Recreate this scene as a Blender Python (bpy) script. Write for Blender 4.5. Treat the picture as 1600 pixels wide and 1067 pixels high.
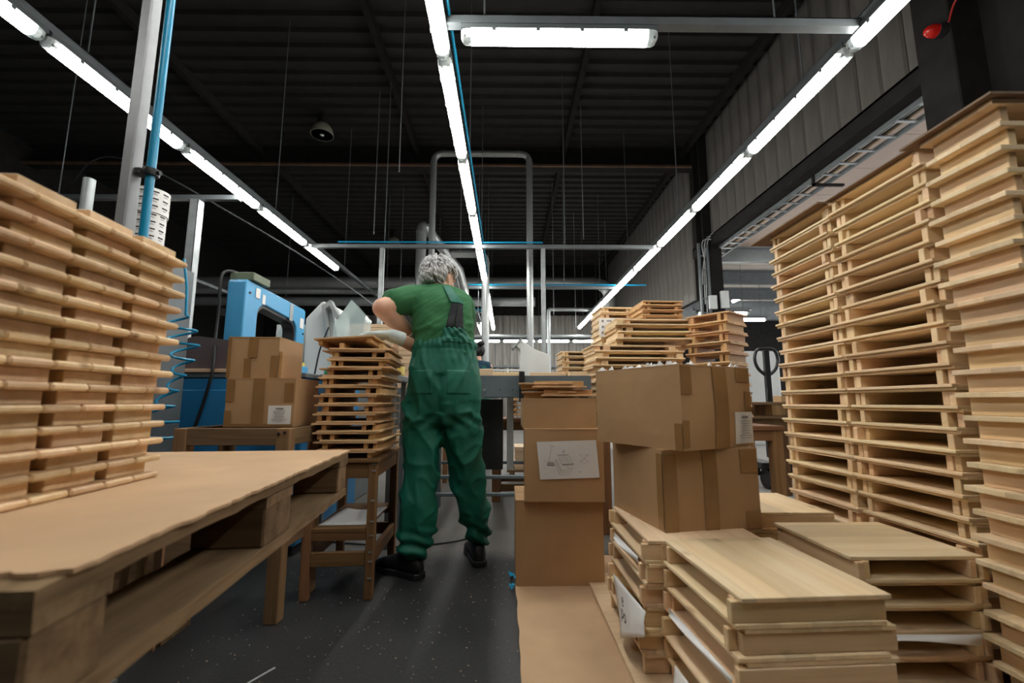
import bpy, bmesh, math, random
from mathutils import Vector, Matrix, noise
from mathutils.bvhtree import BVHTree
random.seed(7)
R = math.radians
for o in list(bpy.data.objects): bpy.data.objects.remove(o)
SC = bpy.context.scene
COL = SC.collection
# ------------------------------------------------------------------ camera, world, exposure
FPX = 690.0
cd = bpy.data.cameras.new('camera'); cam = bpy.data.objects.new('camera', cd); COL.objects.link(cam)
cam.location = (0, 0, .86)
PITCH = math.atan(94.5 / FPX); YAW = math.atan(8 / (FPX / math.cos(PITCH)))
cam.rotation_euler = (math.pi / 2 + PITCH, 0, -YAW)
cd.sensor_width = 36; cd.lens = 36 * FPX / 1600; cd.clip_start = .02; cd.clip_end = 200
cd.dof.use_dof = True; cd.dof.focus_distance = 2.5; cd.dof.aperture_fstop = 2.8
SC.camera = cam
w = bpy.data.worlds.new('world'); SC.world = w; w.use_nodes = True
w.node_tree.nodes['Background'].inputs[0].default_value = (.5, .6, .7, 1)
w.node_tree.nodes['Background'].inputs[1].default_value = .004
vs = SC.view_settings
vs.view_transform = 'Standard'; vs.look = 'None'; vs.gamma = 1; vs.use_curve_mapping = False; vs.exposure = 0.0
LAMP = 37.0
# ------------------------------------------------------------------ materials
def newmat(name):
    m = bpy.data.materials.new(name); m.use_nodes = True
    nt = m.node_tree; b = nt.nodes['Principled BSDF']
    return m, nt, b
def nd(nt, t, **k):
    n = nt.nodes.new(t)
    for a, v in k.items(): setattr(n, a, v)
    return n
def rgb(c): return (c[0], c[1], c[2], 1)
def simple(name, c, rough=.5, metal=0, var=.0, nscale=20, bump=0, spec=None, rnd=0, stretch=None):
    m, nt, b = newmat(name)
    b.inputs['Roughness'].default_value = rough; b.inputs['Metallic'].default_value = metal
    b.inputs['Base Color'].default_value = rgb(c)
    if spec is not None: b.inputs['Specular IOR Level'].default_value = spec
    L = nt.links
    if var or bump or rnd:
        tc = nd(nt, 'ShaderNodeTexCoord'); src = tc.outputs['Object']
        if stretch:
            mp = nd(nt, 'ShaderNodeMapping'); mp.inputs['Scale'].default_value = stretch
            L.new(src, mp.inputs[0]); src = mp.outputs[0]
        n = nd(nt, 'ShaderNodeTexNoise'); n.inputs['Scale'].default_value = nscale; n.inputs['Detail'].default_value = 5
        L.new(src, n.inputs['Vector'])
        mr = nd(nt, 'ShaderNodeMapRange'); mr.inputs[1].default_value = .3; mr.inputs[2].default_value = .7
        mr.inputs[3].default_value = 1 - var; mr.inputs[4].default_value = 1 + var
        L.new(n.outputs[0], mr.inputs[0])
        val = mr.outputs[0]
        if rnd:
            oi = nd(nt, 'ShaderNodeObjectInfo')
            m2 = nd(nt, 'ShaderNodeMapRange'); m2.inputs[3].default_value = 1 - rnd; m2.inputs[4].default_value = 1 + rnd
            L.new(oi.outputs['Random'], m2.inputs[0])
            mu = nd(nt, 'ShaderNodeMath', operation='MULTIPLY'); L.new(val, mu.inputs[0]); L.new(m2.outputs[0], mu.inputs[1]); val = mu.outputs[0]
        mx = nd(nt, 'ShaderNodeVectorMath', operation='SCALE'); mx.inputs[0].default_value = c
        L.new(val, mx.inputs['Scale']); L.new(mx.outputs[0], b.inputs['Base Color'])
        if bump:
            bp = nd(nt, 'ShaderNodeBump'); bp.inputs['Strength'].default_value = bump; bp.inputs['Distance'].default_value = .01
            L.new(n.outputs[0], bp.inputs['Height']); L.new(bp.outputs[0], b.inputs['Normal'])
    return m
def wood(name, c1, c2, axis=1, knots=.5, stave=None, rough=.55, rnd=.12, dark=(.22, .10, .035)):
    m, nt, b = newmat(name); L = nt.links
    b.inputs['Roughness'].default_value = rough; b.inputs['Specular IOR Level'].default_value = .3
    tc = nd(nt, 'ShaderNodeTexCoord'); oi = nd(nt, 'ShaderNodeObjectInfo')
    sc = nd(nt, 'ShaderNodeMath', operation='MULTIPLY'); sc.inputs[1].default_value = 37.0; L.new(oi.outputs['Random'], sc.inputs[0])
    ad = nd(nt, 'ShaderNodeVectorMath', operation='ADD'); L.new(tc.outputs['Object'], ad.inputs[0]); L.new(sc.outputs[0], ad.inputs[1])
    def noi(s, st, det=4):
        mp = nd(nt, 'ShaderNodeMapping'); v = [s, s, s]; v[axis] = s * st; mp.inputs['Scale'].default_value = v
        n = nd(nt, 'ShaderNodeTexNoise'); n.inputs['Scale'].default_value = 1; n.inputs['Detail'].default_value = det
        L.new(ad.outputs[0], mp.inputs[0]); L.new(mp.outputs[0], n.inputs['Vector']); return n.outputs[0]
    n1 = noi(26, .06); n2 = noi(120, .04, 2)
    mixn = nd(nt, 'ShaderNodeMath', operation='MULTIPLY_ADD'); mixn.inputs[1].default_value = .35
    L.new(n2, mixn.inputs[0]); L.new(n1, mixn.inputs[2])
    cr = nd(nt, 'ShaderNodeValToRGB'); e = cr.color_ramp.elements
    e[0].position = .45; e[0].color = rgb(c1); e[1].position = .9; e[1].color = rgb(c2)
    L.new(mixn.outputs[0], cr.inputs[0]); colr = cr.outputs[0]
    if knots:
        mp = nd(nt, 'ShaderNodeMapping'); v = [9, 9, 9]; v[axis] = 4.5; mp.inputs['Scale'].default_value = v
        L.new(ad.outputs[0], mp.inputs[0])
        vo = nd(nt, 'ShaderNodeTexVoronoi'); vo.inputs['Scale'].default_value = 1; L.new(mp.outputs[0], vo.inputs['Vector'])
        mr = nd(nt, 'ShaderNodeMapRange'); mr.inputs[1].default_value = .05; mr.inputs[2].default_value = .15; mr.inputs[3].default_value = knots; mr.inputs[4].default_value = 0
        L.new(vo.outputs['Distance'], mr.inputs[0])
        mx = nd(nt, 'ShaderNodeMix', data_type='RGBA'); mx.inputs[7].default_value = rgb(dark)
        L.new(mr.outputs[0], mx.inputs[0]); L.new(colr, mx.inputs[6]); colr = mx.outputs[2]
    hs = nd(nt, 'ShaderNodeHueSaturation'); L.new(colr, hs.inputs['Color'])
    mr = nd(nt, 'ShaderNodeMapRange'); mr.inputs[3].default_value = 1 - rnd; mr.inputs[4].default_value = 1 + rnd
    L.new(oi.outputs['Random'], mr.inputs[0]); val = mr.outputs[0]
    if stave:
        sx = nd(nt, 'ShaderNodeSeparateXYZ'); L.new(tc.outputs['Object'], sx.inputs[0])
        dv = nd(nt, 'ShaderNodeMath', operation='DIVIDE'); dv.inputs[1].default_value = stave[1]; L.new(sx.outputs[stave[0]], dv.inputs[0])
        fl = nd(nt, 'ShaderNodeMath', operation='FLOOR'); L.new(dv.outputs[0], fl.inputs[0])
        a2 = nd(nt, 'ShaderNodeMath', operation='ADD'); L.new(fl.outputs[0], a2.inputs[0]); L.new(sc.outputs[0], a2.inputs[1])
        wn = nd(nt, 'ShaderNodeTexWhiteNoise', noise_dimensions='1D'); L.new(a2.outputs[0], wn.inputs['W'])
        m3 = nd(nt, 'ShaderNodeMapRange'); m3.inputs[3].default_value = .84; m3.inputs[4].default_value = 1.12; L.new(wn.outputs[0], m3.inputs[0])
        mu = nd(nt, 'ShaderNodeMath', operation='MULTIPLY'); L.new(val, mu.inputs[0]); L.new(m3.outputs[0], mu.inputs[1]); val = mu.outputs[0]
    L.new(val, hs.inputs['Value'])
    hh = nd(nt, 'ShaderNodeMapRange'); hh.inputs[3].default_value = .488; hh.inputs[4].default_value = .508
    fr = nd(nt, 'ShaderNodeMath', operation='FRACT'); L.new(sc.outputs[0], fr.inputs[0]); L.new(fr.outputs[0], hh.inputs[0]); L.new(hh.outputs[0], hs.inputs['Hue'])
    L.new(hs.outputs[0], b.inputs['Base Color'])
    bp = nd(nt, 'ShaderNodeBump'); bp.inputs['Strength'].default_value = .15; bp.inputs['Distance'].default_value = .003
    L.new(mixn.outputs[0], bp.inputs['Height']); L.new(bp.outputs[0], b.inputs['Normal'])
    return m
def emit(name, c, s):
    m, nt, b = newmat(name); b.inputs['Base Color'].default_value = (.8, .8, .8, 1)
    b.inputs['Emission Color'].default_value = rgb(c); b.inputs['Emission Strength'].default_value = s
    return m
def glassy(name, c, rough=.1, alpha=.35, ior=1.4):
    m, nt, b = newmat(name); b.inputs['Base Color'].default_value = rgb(c); b.inputs['Roughness'].default_value = rough
    b.inputs['Alpha'].default_value = alpha; b.inputs['IOR'].default_value = ior
    return m
PINE1, PINE2 = (.86, .69, .455), (.76, .56, .325)
M = {}
M['pineY'] = wood('pine_panel', PINE1, PINE2, 1, .45, (0, .071))
M['pineX'] = wood('pine_batten', (.83, .63, .395), (.68, .46, .245), 0, .6)
M['pineXl'] = wood('pine_plank_tan', (.80, .60, .37), (.64, .43, .22), 0, .8, rnd=.16)
M['pineYs'] = wood('pine_small_panel', (.78, .54, .30), (.62, .38, .18), 1, .5, (0, .06), rnd=.15)
M['pineXs'] = wood('pine_small_batten', (.66, .41, .19), (.50, .28, .11), 0, .6, rnd=.18)
M['oldX'] = wood('weathered_wood_x', (.27, .175, .095), (.13, .078, .04), 0, .5, rough=.8, rnd=.2)
M['oldY'] = wood('weathered_wood_y', (.27, .175, .095), (.13, .078, .04), 1, .5, rough=.8, rnd=.2)
M['oldZ'] = wood('weathered_wood_z', (.33, .20, .10), (.20, .11, .05), 2, .5, rough=.8, rnd=.2)
M['brownX'] = wood('stained_wood_x', (.26, .135, .06), (.15, .075, .03), 0, .4, rough=.6)
M['brownY'] = wood('stained_wood_y', (.26, .135, .06), (.15, .075, .03), 1, .4, rough=.6)
M['brownZ'] = wood('stained_wood_z', (.28, .145, .065), (.16, .08, .032), 2, .4, rough=.6)
M['ply'] = wood('pale_board', (.72, .54, .36), (.60, .42, .26), 0, 0, rnd=.1)
M['hard'] = simple('brown_hardboard', (.17, .10, .055), .7, var=.15, nscale=30)
M['card'] = simple('corrugated_cardboard', (.45, .275, .135), .75, var=.07, nscale=6, bump=.05, rnd=.06)
M['cardlite'] = simple('pale_cardboard', (.52, .345, .20), .8, var=.09, nscale=5, bump=.05)
M['tape'] = simple('brown_packing_tape', (.30, .165, .065), .22, var=.12, nscale=9, bump=.1)
M['paper'] = simple('white_paper', (.80, .80, .79), .7, var=.03, nscale=8)
M['ink'] = simple('black_ink', (.03, .03, .035), .7)
M['inkg'] = simple('grey_ink', (.25, .25, .26), .7)
M['steel'] = simple('galvanised_steel', (.40, .43, .44), .42, .55, .12, 14)
M['steeld'] = simple('grey_painted_steel', (.16, .18, .19), .45, .3, .12, 8)
M['beamgrey'] = simple('blue_grey_steel_beam', (.14, .175, .195), .45, .2, .12, 8)
M['alu'] = simple('bright_duct', (.40, .42, .42), .38, .65, .1, 20)
M['black'] = simple('black_rubber', (.012, .012, .013), .55)
M['blackmet'] = simple('black_painted_metal', (.022, .023, .025), .38, .1)
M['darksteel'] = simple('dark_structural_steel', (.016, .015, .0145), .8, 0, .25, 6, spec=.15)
M['blue'] = simple('blue_painted_metal', (.07, .36, .66), .35, 0, .05, 6)
M['blueshade'] = simple('shaded_blue_paint', (.02, .19, .42), .4, 0, .08, 6)  # machine blue with the shade on the lower cabinet put into the colour
M['bluepipe'] = simple('blue_air_pipe', (.01, .27, .48), .28)
M['lampbody'] = simple('grey_lamp_body', (.10, .115, .12), .5)
M['lens'] = emit('lit_tube_cover', (1.0, .985, .93), LAMP)
M['lenscap'] = glassy('clear_lamp_end', (.75, .82, .82), .15, .55)
M['lenscoolfar'] = emit('lit_tube_far', (1.0, .985, .93), LAMP)
M['floor'] = None
M['clad'] = simple('grey_ribbed_cladding', (.115, .108, .098), .65, .1, .35, 3, stretch=(2, 2, .35))
M['cladpale'] = simple('pale_grey_ribbed_cladding', (.26, .25, .23), .7, .0, .3, 3, stretch=(3, 3, .3))
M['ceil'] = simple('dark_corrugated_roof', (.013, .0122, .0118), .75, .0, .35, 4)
M['hallceil'] = simple('beige_ceiling_panel', (.62, .50, .42), .7, 0, .06, 2)
M['white'] = simple('white_enamel', (.68, .72, .72), .4, 0, .04, 6)
M['clear'] = glassy('clear_guard', (.60, .72, .72), .08, .45)
M['skin'] = simple('skin', (.72, .41, .28), .5, 0, .08, 25)
M['sleeve'] = simple('brown_sleeve', (.20, .10, .07), .8)
M['shirt'] = simple('green_cotton', (.026, .150, .052), .85, 0, .06, 40)
M['overall'] = simple('bottle_green_twill', (.001, .135, .088), .62, 0, .07, 30)
M['elastic'] = simple('black_elastic', (.012, .014, .018), .8)
M['hair'] = simple('grey_hair', (.50, .50, .51), .45, 0, .35, 45, stretch=(1, 1, .3))
M['hairb'] = simple('black_hair', (.012, .011, .012), .4)
M['navy'] = simple('navy_cotton', (.006, .040, .072), .85)
M['glove'] = simple('pale_grey_glove', (.52, .60, .60), .8, 0, .08, 40)
M['shoe'] = simple('black_work_shoe', (.010, .010, .012), .5, 0, .2, 20)
M['yellow'] = simple('yellow_plastic', (.75, .58, .12), .5)
M['red'] = simple('red_paint', (.35, .02, .015), .3)
M['mauve'] = simple('mauve_laminate', (.115, .090, .095), .5, 0, .08, 8)
M['pinkbag'] = simple('pink_cloth', (.42, .25, .28), .8)
M['greenp'] = simple('green_plastic', (.02, .30, .12), .5)
M['foil'] = glassy('clear_stretch_wrap', (.85, .86, .86), .25, .6)
def floor_mat():
    m, nt, b = newmat('dark_floor'); L = nt.links
    tc = nd(nt, 'ShaderNodeTexCoord')
    n = nd(nt, 'ShaderNodeTexNoise'); n.inputs['Scale'].default_value = 1.6; n.inputs['Detail'].default_value = 8; n.inputs['Roughness'].default_value = .65; L.new(tc.outputs['Object'], n.inputs['Vector'])
    cr = nd(nt, 'ShaderNodeValToRGB'); e = cr.color_ramp.elements
    e[0].position = .35; e[0].color = (.018, .019, .021, 1); e[1].position = .75; e[1].color = (.052, .052, .053, 1); L.new(n.outputs[0], cr.inputs[0])
    n2 = nd(nt, 'ShaderNodeTexNoise'); n2.inputs['Scale'].default_value = 90; n2.inputs['Detail'].default_value = 4; L.new(tc.outputs['Object'], n2.inputs['Vector'])
    mr = nd(nt, 'ShaderNodeMapRange'); mr.inputs[1].default_value = .3; mr.inputs[2].default_value = .7; mr.inputs[3].default_value = .7; mr.inputs[4].default_value = 1.3; L.new(n2.outputs[0], mr.inputs[0])
    sx = nd(nt, 'ShaderNodeSeparateXYZ'); L.new(tc.outputs['Object'], sx.inputs[0])   # bare concrete beyond the dark mat
    md = nd(nt, 'ShaderNodeMapRange'); md.inputs[1].default_value = 2.55; md.inputs[2].default_value = 2.75; md.inputs[3].default_value = 0; md.inputs[4].default_value = 1; L.new(sx.outputs[1], md.inputs[0])
    mX = nd(nt, 'ShaderNodeMapRange'); mX.inputs[1].default_value = 1.9; mX.inputs[2].default_value = 2.0; L.new(sx.outputs[0], mX.inputs[0])
    mY = nd(nt, 'ShaderNodeMix', data_type='RGBA'); mY.inputs[6].default_value = (.125, .118, .11, 1); mY.inputs[7].default_value = (.36, .35, .34, 1); L.new(mX.outputs[0], mY.inputs[0])
    mA = nd(nt, 'ShaderNodeMath', operation='MAXIMUM'); L.new(md.outputs[0], mA.inputs[0]); L.new(mX.outputs[0], mA.inputs[1])
    mxc = nd(nt, 'ShaderNodeMix', data_type='RGBA'); L.new(mY.outputs[2], mxc.inputs[7]); L.new(mA.outputs[0], mxc.inputs[0]); L.new(cr.outputs[0], mxc.inputs[6])
    v = nd(nt, 'ShaderNodeVectorMath', operation='SCALE'); L.new(mxc.outputs[2], v.inputs[0]); L.new(mr.outputs[0], v.inputs['Scale'])
    L.new(v.outputs[0], b.inputs['Base Color'])
    r2 = nd(nt, 'ShaderNodeMapRange'); r2.inputs[3].default_value = .38; r2.inputs[4].default_value = .65; L.new(n.outputs[0], r2.inputs[0]); L.new(r2.outputs[0], b.inputs['Roughness'])
    bp = nd(nt, 'ShaderNodeBump'); bp.inputs['Strength'].default_value = .2; bp.inputs['Distance'].default_value = .004; L.new(n2.outputs[0], bp.inputs['Height']); L.new(bp.outputs[0], b.inputs['Normal'])
    return m
M['floor'] = floor_mat()
# ------------------------------------------------------------------ mesh helpers
class MB:
    def __init__(s): s.v = []; s.f = []
    def add(s, vs, fs):
        k = len(s.v); s.v += [tuple(p) for p in vs]; s.f += [tuple(i + k for i in f) for f in fs]; return s
    def box(s, x0, x1, y0, y1, z0, z1):
        v = [(x0, y0, z0), (x1, y0, z0), (x1, y1, z0), (x0, y1, z0), (x0, y0, z1), (x1, y0, z1), (x1, y1, z1), (x0, y1, z1)]
        return s.add(v, [(0, 3, 2, 1), (4, 5, 6, 7), (0, 1, 5, 4), (1, 2, 6, 5), (2, 3, 7, 6), (3, 0, 4, 7)])
    def obox(s, c, size, rot=None):
        k = len(s.v); a, b, d = [q / 2 for q in size]; s.box(-a, a, -b, b, -d, d)
        m = rot if rot else Matrix.Identity(3)
        for i in range(k, len(s.v)): s.v[i] = tuple(m @ Vector(s.v[i]) + Vector(c))
        return s
    def beam(s, p0, p1, wd, ht, up=(0, 0, 1)):
        p0, p1 = Vector(p0), Vector(p1); d = (p1 - p0); l = d.length; d.normalize()
        u = Vector(up)
        if abs(d.dot(u)) > .98: u = Vector((0, 1, 0))
        x = d.cross(u).normalized(); z = x.cross(d)
        m = Matrix((x, d, z)).transposed()
        return s.obox((p0 + p1) / 2, (wd, l, ht), m)
    def ring(s, c, ax, ay, rx, ry, n):
        return [Vector(c) + ax * (rx * math.cos(2 * math.pi * i / n)) + ay * (ry * math.sin(2 * math.pi * i / n)) for i in range(n)]
    def rings(s, rs, cap=True):
        k = len(s.v); n = len(rs[0])
        for r in rs: s.v += [tuple(p) for p in r]
        for j in range(len(rs) - 1):
            for i in range(n):
                a = k + j * n + i; b2 = k + j * n + (i + 1) % n
                s.f.append((a, b2, b2 + n, a + n))
        if cap:
            s.f.append(tuple(k + i for i in reversed(range(n)))); s.f.append(tuple(k + (len(rs) - 1) * n + i for i in range(n)))
        return s
    def tube(s, pts, r, n=10, cap=True, ry=None):
        pts = [Vector(p) for p in pts]; m = len(pts)
        rr = r if isinstance(r, (list, tuple)) else [r] * m
        ax = None; rs = []
        for i, p in enumerate(pts):
            d = (pts[min(i + 1, m - 1)] - pts[max(i - 1, 0)])
            d = d.normalized() if d.length > 1e-9 else Vector((0, 0, 1))
            if ax is None:
                ax = d.cross(Vector((0, 0, 1)))
                if ax.length < .05: ax = d.cross(Vector((0, 1, 0)))
            else: ax = ax - d * ax.dot(d)
            ax.normalize(); ay = d.cross(ax)
            q = rr[i]; qy = q if ry is None else (ry[i] if isinstance(ry, (list, tuple)) else ry)
            rs.append(s.ring(p, ax, ay, q, qy, n))
        return s.rings(rs, cap)
    def cyl(s, p0, p1, r, n=12, r2=None): return s.tube([p0, p1], [r, r2 if r2 is not None else r], n)
    def prism(s, poly, axis, a0, a1):
        def P(u, v, a): return {0: (a, u, v), 1: (u, a, v), 2: (u, v, a)}[axis]
        n = len(poly); k = len(s.v)
        s.v += [P(u, v, a0) for u, v in poly] + [P(u, v, a1) for u, v in poly]
        s.f.append(tuple(k + i for i in range(n))); s.f.append(tuple(k + n + i for i in reversed(range(n))))
        for i in range(n): j = (i + 1) % n; s.f.append((k + i, k + n + i, k + n + j, k + j))
        return s
    def lathe(s, prof, c, n=20, axis=2):
        rs = []
        for r, z in prof:
            rs.append(s.ring(Vector(c) + Vector((0, 0, z)), Vector((1, 0, 0)), Vector((0, 1, 0)), max(r, 1e-4), max(r, 1e-4), n))
        return s.rings(rs)
    def ell(s, c, r, n=16, m=10):
        rs = []
        for j in range(1, m):
            t = math.pi * j / m
            rs.append(s.ring(Vector(c) + Vector((0, 0, -r[2] * math.cos(t))), Vector((1, 0, 0)), Vector((0, 1, 0)), r[0] * math.sin(t), r[1] * math.sin(t), n))
        return s.rings(rs)
    def mesh(s, name, mat, bevel=0, smooth=False):
        me = bpy.data.meshes.new(name); me.from_pydata(s.v, [], s.f)
        bm = bmesh.new(); bm.from_mesh(me)
        bmesh.ops.recalc_face_normals(bm, faces=bm.faces)
        if bevel:
            es = [e for e in bm.edges if len(e.link_faces) == 2 and e.calc_face_angle() > .6]
            bmesh.ops.bevel(bm, geom=es, offset=bevel, segments=1, affect='EDGES', clamp_overlap=True)
        bm.to_mesh(me); bm.free()
        if smooth: me.shade_smooth(); me.set_sharp_from_angle(angle=.7)
        me.materials.append(mat); return me
    def build(s, name, mat, parent=None, bevel=0, smooth=False, world=False, loc=None):
        if world and parent is not None:
            mi = parent_world(parent).inverted(); s.v = [tuple(mi @ Vector(p)) for p in s.v]
        if loc is not None: s.v = [tuple(Vector(p) - Vector(loc)) for p in s.v]
        o = bpy.data.objects.new(name, s.mesh(name, mat, bevel, smooth)); COL.objects.link(o)
        if parent is not None: o.parent = parent
        if loc is not None: o.location = loc
        return o
def parent_world(p):
    m = p.matrix_basis.copy()
    while p.parent is not None:
        p = p.parent; m = p.matrix_basis @ m
    return m
def tag(o, label, cat, group=None, kind=None):
    o['label'] = label; o['category'] = cat
    if group: o['group'] = group
    if kind: o['kind'] = kind
    return o
def thing(name, label, cat, loc=(0, 0, 0), rz=0, group=None):
    o = bpy.data.objects.new(name, None); COL.objects.link(o); o.empty_display_size = .1
    o.location = loc; o.rotation_euler = (0, 0, rz); return tag(o, label, cat, group)
def solo(name, mb, mat, label, cat, group=None, loc=None, **k):
    if loc is None:
        xs = [p[0] for p in mb.v]; ys = [p[1] for p in mb.v]; zs = [p[2] for p in mb.v]
        loc = ((min(xs) + max(xs)) / 2, (min(ys) + max(ys)) / 2, min(zs))
    return tag(mb.build(name, mat, loc=loc, **k), label, cat, group)
def struct(name, mb, mat, **k):
    o = mb.build(name, mat, **k); o['kind'] = 'structure'; return o
KIDS = {}
def copy_tree(o):
    def rec(a, par):
        c = a.copy(); COL.objects.link(c); c.parent = par
        for ch in KIDS.get(a.name, None) or a.children: rec(ch, c)
        return c
    return rec(o, None)
def arc(cx, cy, r, a0, a1, n=6): return [(cx + r * math.cos(R(a0 + (a1 - a0) * i / n)), cy + r * math.sin(R(a0 + (a1 - a0) * i / n))) for i in range(n + 1)]
def bez(p, n=24):
    p = [Vector(q) for q in p]; out = []
    q = [p[0]] + p + [p[-1]]
    for i in range(1, len(q) - 2):
        for k in range(n):
            t = k / n; a, b, c, d = q[i - 1], q[i], q[i + 1], q[i + 2]
            out.append(.5 * ((2 * b) + (c - a) * t + (2 * a - 5 * b + 4 * c - d) * t * t + (3 * b - a - 3 * c + d) * t ** 3))
    out.append(p[-1]); return out
ORD = ['topmost', 'second', 'third', 'fourth', 'fifth', 'sixth', 'seventh', 'eighth', 'ninth', 'tenth', 'eleventh', 'twelfth', 'thirteenth', 'fourteenth', 'fifteenth', 'sixteenth', 'seventeenth', 'eighteenth', 'nineteenth', 'twentieth']
TENS = {2: 'twenty', 3: 'thirty', 4: 'forty', 5: 'fifty'}
def ordn(i):
    if i < 20: return ORD[i]
    t, u = divmod(i + 1, 10)
    return {2: 'twentieth', 3: 'thirtieth', 4: 'fortieth', 5: 'fiftieth'}[t] if u == 0 else TENS[t] + '-' + (['first'] + ORD[1:])[u - 1]
# ------------------------------------------------------------------ the hall
f = MB().box(-10, 13, -4, 19, -.1, 0); struct('floor', f, M['floor'])
CZ = 6.2; WX = 4.0
cv = []; y = -4.0; pts = []
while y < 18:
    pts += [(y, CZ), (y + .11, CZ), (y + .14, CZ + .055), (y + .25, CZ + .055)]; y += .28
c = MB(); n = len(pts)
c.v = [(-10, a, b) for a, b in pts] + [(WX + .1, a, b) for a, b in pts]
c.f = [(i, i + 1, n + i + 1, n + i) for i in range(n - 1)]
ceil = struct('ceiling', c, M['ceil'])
for x in (-5.2, -1.9, 1.2, 3.75):
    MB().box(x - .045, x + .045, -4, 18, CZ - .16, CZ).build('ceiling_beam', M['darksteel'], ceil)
for yy in (8.8, 16.9):
    g = MB().box(-10, WX, yy - .1, yy + .1, CZ - .05, CZ).box(-10, WX, yy - .012, yy + .012, CZ - .42, CZ - .05).box(-10, WX, yy - .1, yy + .1, CZ - .45, CZ - .42)
    g.build('ceiling_beam', M['darksteel'], ceil)
MB().box(-10, WX - .1, 8.6, 8.66, CZ - .47, CZ - .43).build('girder_flange', simple('rusty_flange', (.10, .055, .03), .7, .1, .4, 5), ceil)
# right wall : upper cladding above the opening to the next hall
wr = struct('wall_right', MB().box(WX + .02, WX + .1, 3.3, 9.1, 4.02, CZ), M['darksteel'])
def cladding(x, y0, y1, z0, z1, mat, par, step=.3):
    proto = None; y = y0
    while y < y1 - .05:
        if proto is None:
            p = MB(); p.prism([(0, .018), (0, 0), (.02, -.02), (.27, -.02), (.285, 0), (.285, .018)], 2, z0, z1)
            p.v = [(b, a, c2) for a, b, c2 in p.v]; proto = p.mesh('cladding_panel', mat)
        o = bpy.data.objects.new('cladding_panel', proto); COL.objects.link(o); o.parent = par; o.location = (x + random.uniform(-.003, .003), y, 0); y += step
cladding(WX, 3.65, 8.3, 4.06, CZ, M['clad'], wr)
wr2 = struct('wall_right_far', MB().box(WX + .02, WX + .1, 9.1, 18, 3.0, CZ), M['darksteel'])
cladding(WX, 9.1, 16.8, 3.0, CZ, M['clad'], wr2)
wr3 = struct('wall_right_near', MB().box(WX + .02, WX + .1, -4, 3.3, 0, CZ), M['darksteel'])
cladding(WX, .9, 3.25, 0, CZ, M['darksteel'], wr3, .33)  # shade on these near panels is put into their colour by the dark steel
MB().box(WX - .06, WX + .1, 3.5, 9.0, 3.86, 3.89).box(WX - .06, WX - .04, 3.5, 9.0, 3.89, 4.06).box(WX - .06, WX + .1, 3.5, 9, 4.03, 4.06).build('lintel_beam', M['darksteel'], wr)
# back wall
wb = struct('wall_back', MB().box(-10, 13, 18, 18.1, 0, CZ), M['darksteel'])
pb = []; x = -6.0
while x < 6.0:
    pb += [(x, 17.98), (x + .12, 17.98), (x + .15, 17.93), (x + .27, 17.93)]; x += .3
c = MB(); n = len(pb); c.v = [(a, b, 0) for a, b in pb] + [(a, b, 4.4) for a, b in pb]; c.f = [(i, i + 1, n + i + 1, n + i) for i in range(n - 1)]
o = c.build('ribbed_cladding', M['cladpale'], wb); o['kind'] = 'stuff'
for zz in (2.25, 3.3): MB().box(-6, 6, 17.86, 17.93, zz, zz + .08).build('wall_rail', M['steeld'], wb)
struct('wall_left', MB().box(-10.1, -10, -4, 18, 0, CZ), M['darksteel'])
struct('wall_front', MB().box(-10, 13, -4.1, -4, 0, CZ), M['darksteel'])
# next hall on the right: lower ceiling, beams, far wall
hc = struct('ceiling_side_hall', MB().box(WX + .12, 13, .5, 18, 4.25, 4.35), M['darksteel'])
for iy in range(10):
    yy = 1.0 + iy * .82
    for ix in range(3):
        xx = 4.15 + ix * 1.6
        MB().box(xx, xx + 1.59, yy, yy + .81, 4.2, 4.25).build('ceiling_panel', M['hallceil'], hc)
pc = []; yy = 9.2
while yy < 17.8: pc += [(yy, 4.2), (yy + .1, 4.2), (yy + .12, 4.24), (yy + .2, 4.24)]; yy += .22
c = MB(); n = len(pc); c.v = [(4.12, a, b) for a, b in pc] + [(12.9, a, b) for a, b in pc]; c.f = [(i, i + 1, n + i + 1, n + i) for i in range(n - 1)]
c.build('corrugated_sheet', simple('pale_corrugated_sheet', (.60, .55, .50), .7), hc)
for i, yy in enumerate((9.15, 10.9, 12.6, 14.3)):
    MB().box(4.15, 12.9, yy, yy + .12, 3.86, 3.9).box(4.15, 12.9, yy + .05, yy + .07, 3.9, 4.2).box(4.15, 12.9, yy, yy + .12, 4.16, 4.2).build('ceiling_beam', M['steeld'], hc)
MB().box(4.15, 12.9, 11.8, 12.0, 3.1, 3.45).build('ceiling_beam', M['steeld'], hc)
struct('wall_side_hall', MB().box(12.9, 13, -4, 18, 0, 4.3), simple('pale_wall', (.6, .62, .62), .7))
M['daylight'] = emit('daylit_window_pane', (.97, .98, 1.0), 6.0)
for i in range(5):
    y0 = 2.0 + i * 3.0
    wn = struct('window_%d' % (i + 1), MB().box(12.82, 12.9, y0, y0 + 2.4, .9, .96).box(12.82, 12.9, y0, y0 + 2.4, 3.3, 3.36).box(12.82, 12.9, y0, y0 + .06, .96, 3.3).box(12.82, 12.9, y0 + 2.34, y0 + 2.4, .96, 3.3).box(12.82, 12.9, y0 + 1.17, y0 + 1.23, .96, 3.3), M['white'])
    for k in range(2): MB().box(12.86, 12.87, y0 + .06 + k * 1.17, y0 + 1.17 + k * 1.17, .96, 3.3).build('pane', M['daylight'], wn)
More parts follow.
